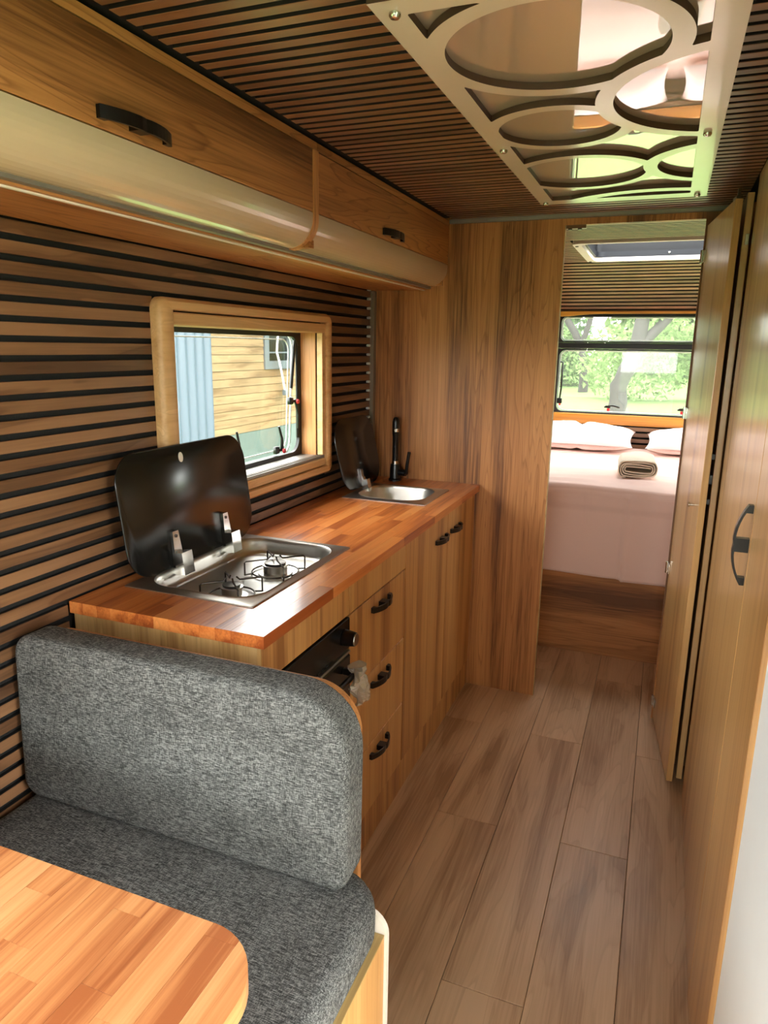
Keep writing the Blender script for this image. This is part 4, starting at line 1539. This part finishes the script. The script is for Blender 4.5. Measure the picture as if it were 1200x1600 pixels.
def gz(x, y):
    return -0.5 + 1.15 * sstep((y - 6.5) / 5.5) * sstep((x + 4.6) / 2.6) + 1.2 * sstep((y - 13) / 20.0) * sstep((x + 4.6) / 2.6)


gm = MB()
xs = np.concatenate([np.linspace(-60, -9, 8), np.linspace(-8, 8, 41), np.linspace(10, 60, 8)])
ys = np.concatenate([np.linspace(-60, -5, 8), np.linspace(-4, 26, 61), np.linspace(30, 70, 8)])
for x in xs:
    for yy in ys:
        gm.v.append((x, yy, gz(x, yy) + 0.03 * mnoise.noise(Vector((x, yy, 0)))))
for i in range(len(xs) - 1):
    for j in range(len(ys) - 1):
        a = i * len(ys) + j
        gm.f.append((a, a + len(ys), a + len(ys) + 1, a + 1))
struct(obj('lawn', gm, M['grass'], smooth=80), 'sloping green lawn outside the windows')

SX = -6.0
shed = thing('shed', (SX - 1.0, 9.5, -0.5), 'timber clad shed with corrugated corner seen through the kitchen window', 'shed')
shade_roof = MB().prism([(SX - 2.4, 3.15), (SX + 1.3, 3.15), (SX + 1.3, 3.27), (SX - 2.4, 3.9)], 5.0, 15.0, lambda a, b, t: (a, t, b))
obj('roof', shade_roof, M['shed_grey'], shed)  # out of view; deep overhang added to shade the boards
obj('wall', MB().box(SX - 2.2, SX - 0.03, 5.4, 14.5, -0.5, 3.1), M['plinth'], shed)
obj('plinth', MB().box(SX - 0.029, SX - 0.005, 5.4, 14.5, -0.48, 0.12), M['plinth'], shed)
bh = 0.118
SWY0, SWY1, SWZ0, SWZ1 = 9.98, 10.9, 1.07, 1.78
for k in range(25):
    z0 = 0.125 + bh * k
    segs = [(8.5, 14.5)]
    if z0 + bh > SWZ0 and z0 < SWZ1:
        segs = [(8.5, SWY0), (SWY1, 14.5)]
    for a, b_ in segs:
        q = [(SX - 0.028, z0), (SX + 0.006, z0), (SX - 0.004, z0 + bh - 0.006), (SX - 0.028, z0 + bh - 0.006)]
        obj('board', MB().prism(q, a, b_, lambda u, w_, t: (u, t, w_)), M['shed_board'], shed)
cg = MB()
ncg = 130
top, bot = [], []
for i in range(ncg + 1):
    yy = 5.4 + 3.13 * i / ncg
    xx = SX + 0.03 + 0.02 * math.sin(2 * math.pi * (yy - 5.4) / 0.19)
    bot.append((xx, yy, 0.1))
    top.append((xx, yy, 3.05))
back = [(x - 0.003, y_, z_) for x, y_, z_ in top]
backb = [(x - 0.003, y_, z_) for x, y_, z_ in bot]
cg.rings([bot, top, back, backb, bot], close0=False, close1=False, cyclic=False)
obj('corrugated_sheet', cg, M['shed_grey'], shed, smooth=50)
swf = MB()
ring_prism(swf, rrect(SWY0, SWY1, SWZ0, SWZ1, 0.005, 3), rrect(SWY0 + 0.13, SWY1 - 0.13, SWZ0 + 0.13, SWZ1 - 0.1, 0.005, 3), SX - 0.027, SX + 0.03, mpx)
sw = obj('window_frame', swf, M['plastic_grey'], shed)
obj('pane', MB().box(SX - 0.022, SX - 0.014, SWY0 + 0.131, SWY1 - 0.131, SWZ0 + 0.131, SWZ1 - 0.101), M['lidglass'], sw)
obj('glazing_bar', MB().box(SX - 0.012, SX + 0.02, SWY0 + 0.131, SWY1 - 0.131, 1.32, 1.345), M['plastic_grey'], sw)
cab = MB().tube([(SX + 0.1, 10.25, 1.95), (SX + 0.1, 10.27, 1.62), (SX + 0.1, 10.22, 1.35), (SX + 0.11, 10.32, 1.1), (SX + 0.11, 10.45, 0.72)], 0.018, 8)
cb_ = obj('cable', cab, M['wire_white'], shed, smooth=60)
obj('cable_plug', MB().cbox(SX + 0.08, SX + 0.14, 10.41, 10.53, 0.64, 0.73, 0.01), M['plastic_grey'], cb_)

nrng = np.random.default_rng(5)


def tree(x, y, trunk, label, clumps, nleaf, mat, size=0.09, group='trees beyond the bedroom window'):
    z = gz(x, y)
    t = thing('tree', (x, y, z), label, 'tree', group)
    mb = MB()
    for pts, r0, r1 in trunk:
        n = len(pts)
        P = []
        for i in range(n - 1):
            for q in range(3):
                u = q / 3
                P.append(Vector(pts[i]).lerp(Vector(pts[i + 1]), u) + Vector((0.02 * math.sin(5 * i + q), 0.0, 0.0)))
        P.append(Vector(pts[-1]))
        P = [p + Vector((x, y, z)) for p in P]
        mb.tube(P, r0, 9, taper=[r0 + (r1 - r0) * i / (len(P) - 1) for i in range(len(P))])
    obj('trunk', mb, M['bark'], t, smooth=60)
    V, Fc = [], []
    tot = sum(c[3] * c[4] * c[5] for c in clumps)
    for (cx, cy, cz, rx_, ry_, rz_) in clumps:
        n = int(nleaf * rx_ * ry_ * rz_ / tot) + 1
        d = nrng.normal(size=(n, 3))
        d /= np.linalg.norm(d, axis=1)[:, None]
        rad = nrng.random(n) ** 0.45
        c = d * rad[:, None] * np.array([rx_, ry_, rz_]) + np.array([x + cx, y + cy, z + cz])
        a = nrng.normal(size=(n, 3))
        a /= np.linalg.norm(a, axis=1)[:, None]
        b_ = np.cross(a, nrng.normal(size=(n, 3)))
        b_ /= np.linalg.norm(b_, axis=1)[:, None]
        s_ = size * (0.6 + 0.8 * nrng.random(n))[:, None]
        q = np.stack([c - a * s_, c + b_ * s_ * 0.5, c + a * s_, c - b_ * s_ * 0.5], axis=1)
        k0 = len(V)
        V += q.reshape(-1, 3).tolist()
        Fc += [(k0 + 4 * i, k0 + 4 * i + 1, k0 + 4 * i + 2, k0 + 4 * i + 3) for i in range(n)]
    lmb = MB()
    lmb.v, lmb.f = V, Fc
    lo = obj('foliage', lmb, mat, t, fix=False)
    lo['kind'] = 'stuff'


tree(-1.5, 14.2, [([(0, 0, -0.2), (0.02, 0, 0.5), (-0.2, 0.1, 1.1), (-0.6, 0.2, 1.7), (-0.9, 0.3, 2.6)], 0.10, 0.04), ([(-0.1, 0, 0.8), (0.1, 0.1, 1.6), (0.05, 0.2, 2.4)], 0.06, 0.03)],
     'slender leaning tree with thin forked trunk outside the end window',
     [(-0.9, 1.5, 0.55, 1.3, 0.6, 0.75), (-0.5, 0.4, 1.9, 0.7, 0.5, 0.5), (-0.9, 0.9, 2.3, 1.3, 0.9, 0.9), (-0.5, 1.2, 3.2, 1.6, 1.0, 1.0)], 26000, M['leaf'], 0.06)
tree(-0.62, 10.6, [([(-0.05, 0, -0.2), (0.02, 0, 0.5), (0.22, 0.05, 1.1), (0.3, 0.1, 1.8), (0.2, 0.2, 3.0)], 0.14, 0.07), ([(0.22, 0.05, 1.05), (0.7, 0.2, 1.6), (1.3, 0.3, 2.2)], 0.08, 0.03), ([(0.25, 0.1, 1.4), (-0.2, 0.2, 2.1)], 0.06, 0.03)],
     'thick trunked garden tree in the middle of the end window',
     [(0.1, 2.0, 0.8, 1.0, 0.5, 0.7), (1.3, 2.2, 1.0, 1.1, 0.5, 0.6), (0.5, 0.2, 1.75, 0.6, 0.4, 0.4), (1.0, 0.9, 2.2, 1.4, 0.9, 0.7), (0.0, 0.9, 2.9, 1.5, 1.0, 1.0), (2.2, 1.2, 2.6, 1.2, 1.0, 0.9)], 24000, M['leaf'], 0.05)
spots = [(-7.6, 19.0, 0), (-3.6, 19.3, 1), (0.3, 18.8, 0), (4.2, 19.3, 1), (8.0, 18.9, 0)]
words = ['leftmost bushy tree in the background row', 'second bushy background tree, behind the leaning trunk', 'middle bushy background tree, behind the thick trunk',
         'fourth bushy background tree, right of the thick trunk', 'rightmost bushy tree in the background row']
for (x, yy, kd), wds in zip(spots, words):
    tree(x, yy, [([(0, 0, -0.2), (0.05, 0, 0.8), (0, 0, 2.2)], 0.13, 0.06)], wds,
         [(0, 0, 0.9, 1.9, 1.3, 1.1), (-0.2, 0.2, 2.2, 1.9, 1.3, 1.3), (0.1, 0.3, 3.6, 1.8, 1.3, 1.4), (0, 0.3, 5.0, 1.5, 1.2, 1.2)], 12000,
         M['leaf2'] if kd else M['leaf'], 0.13)
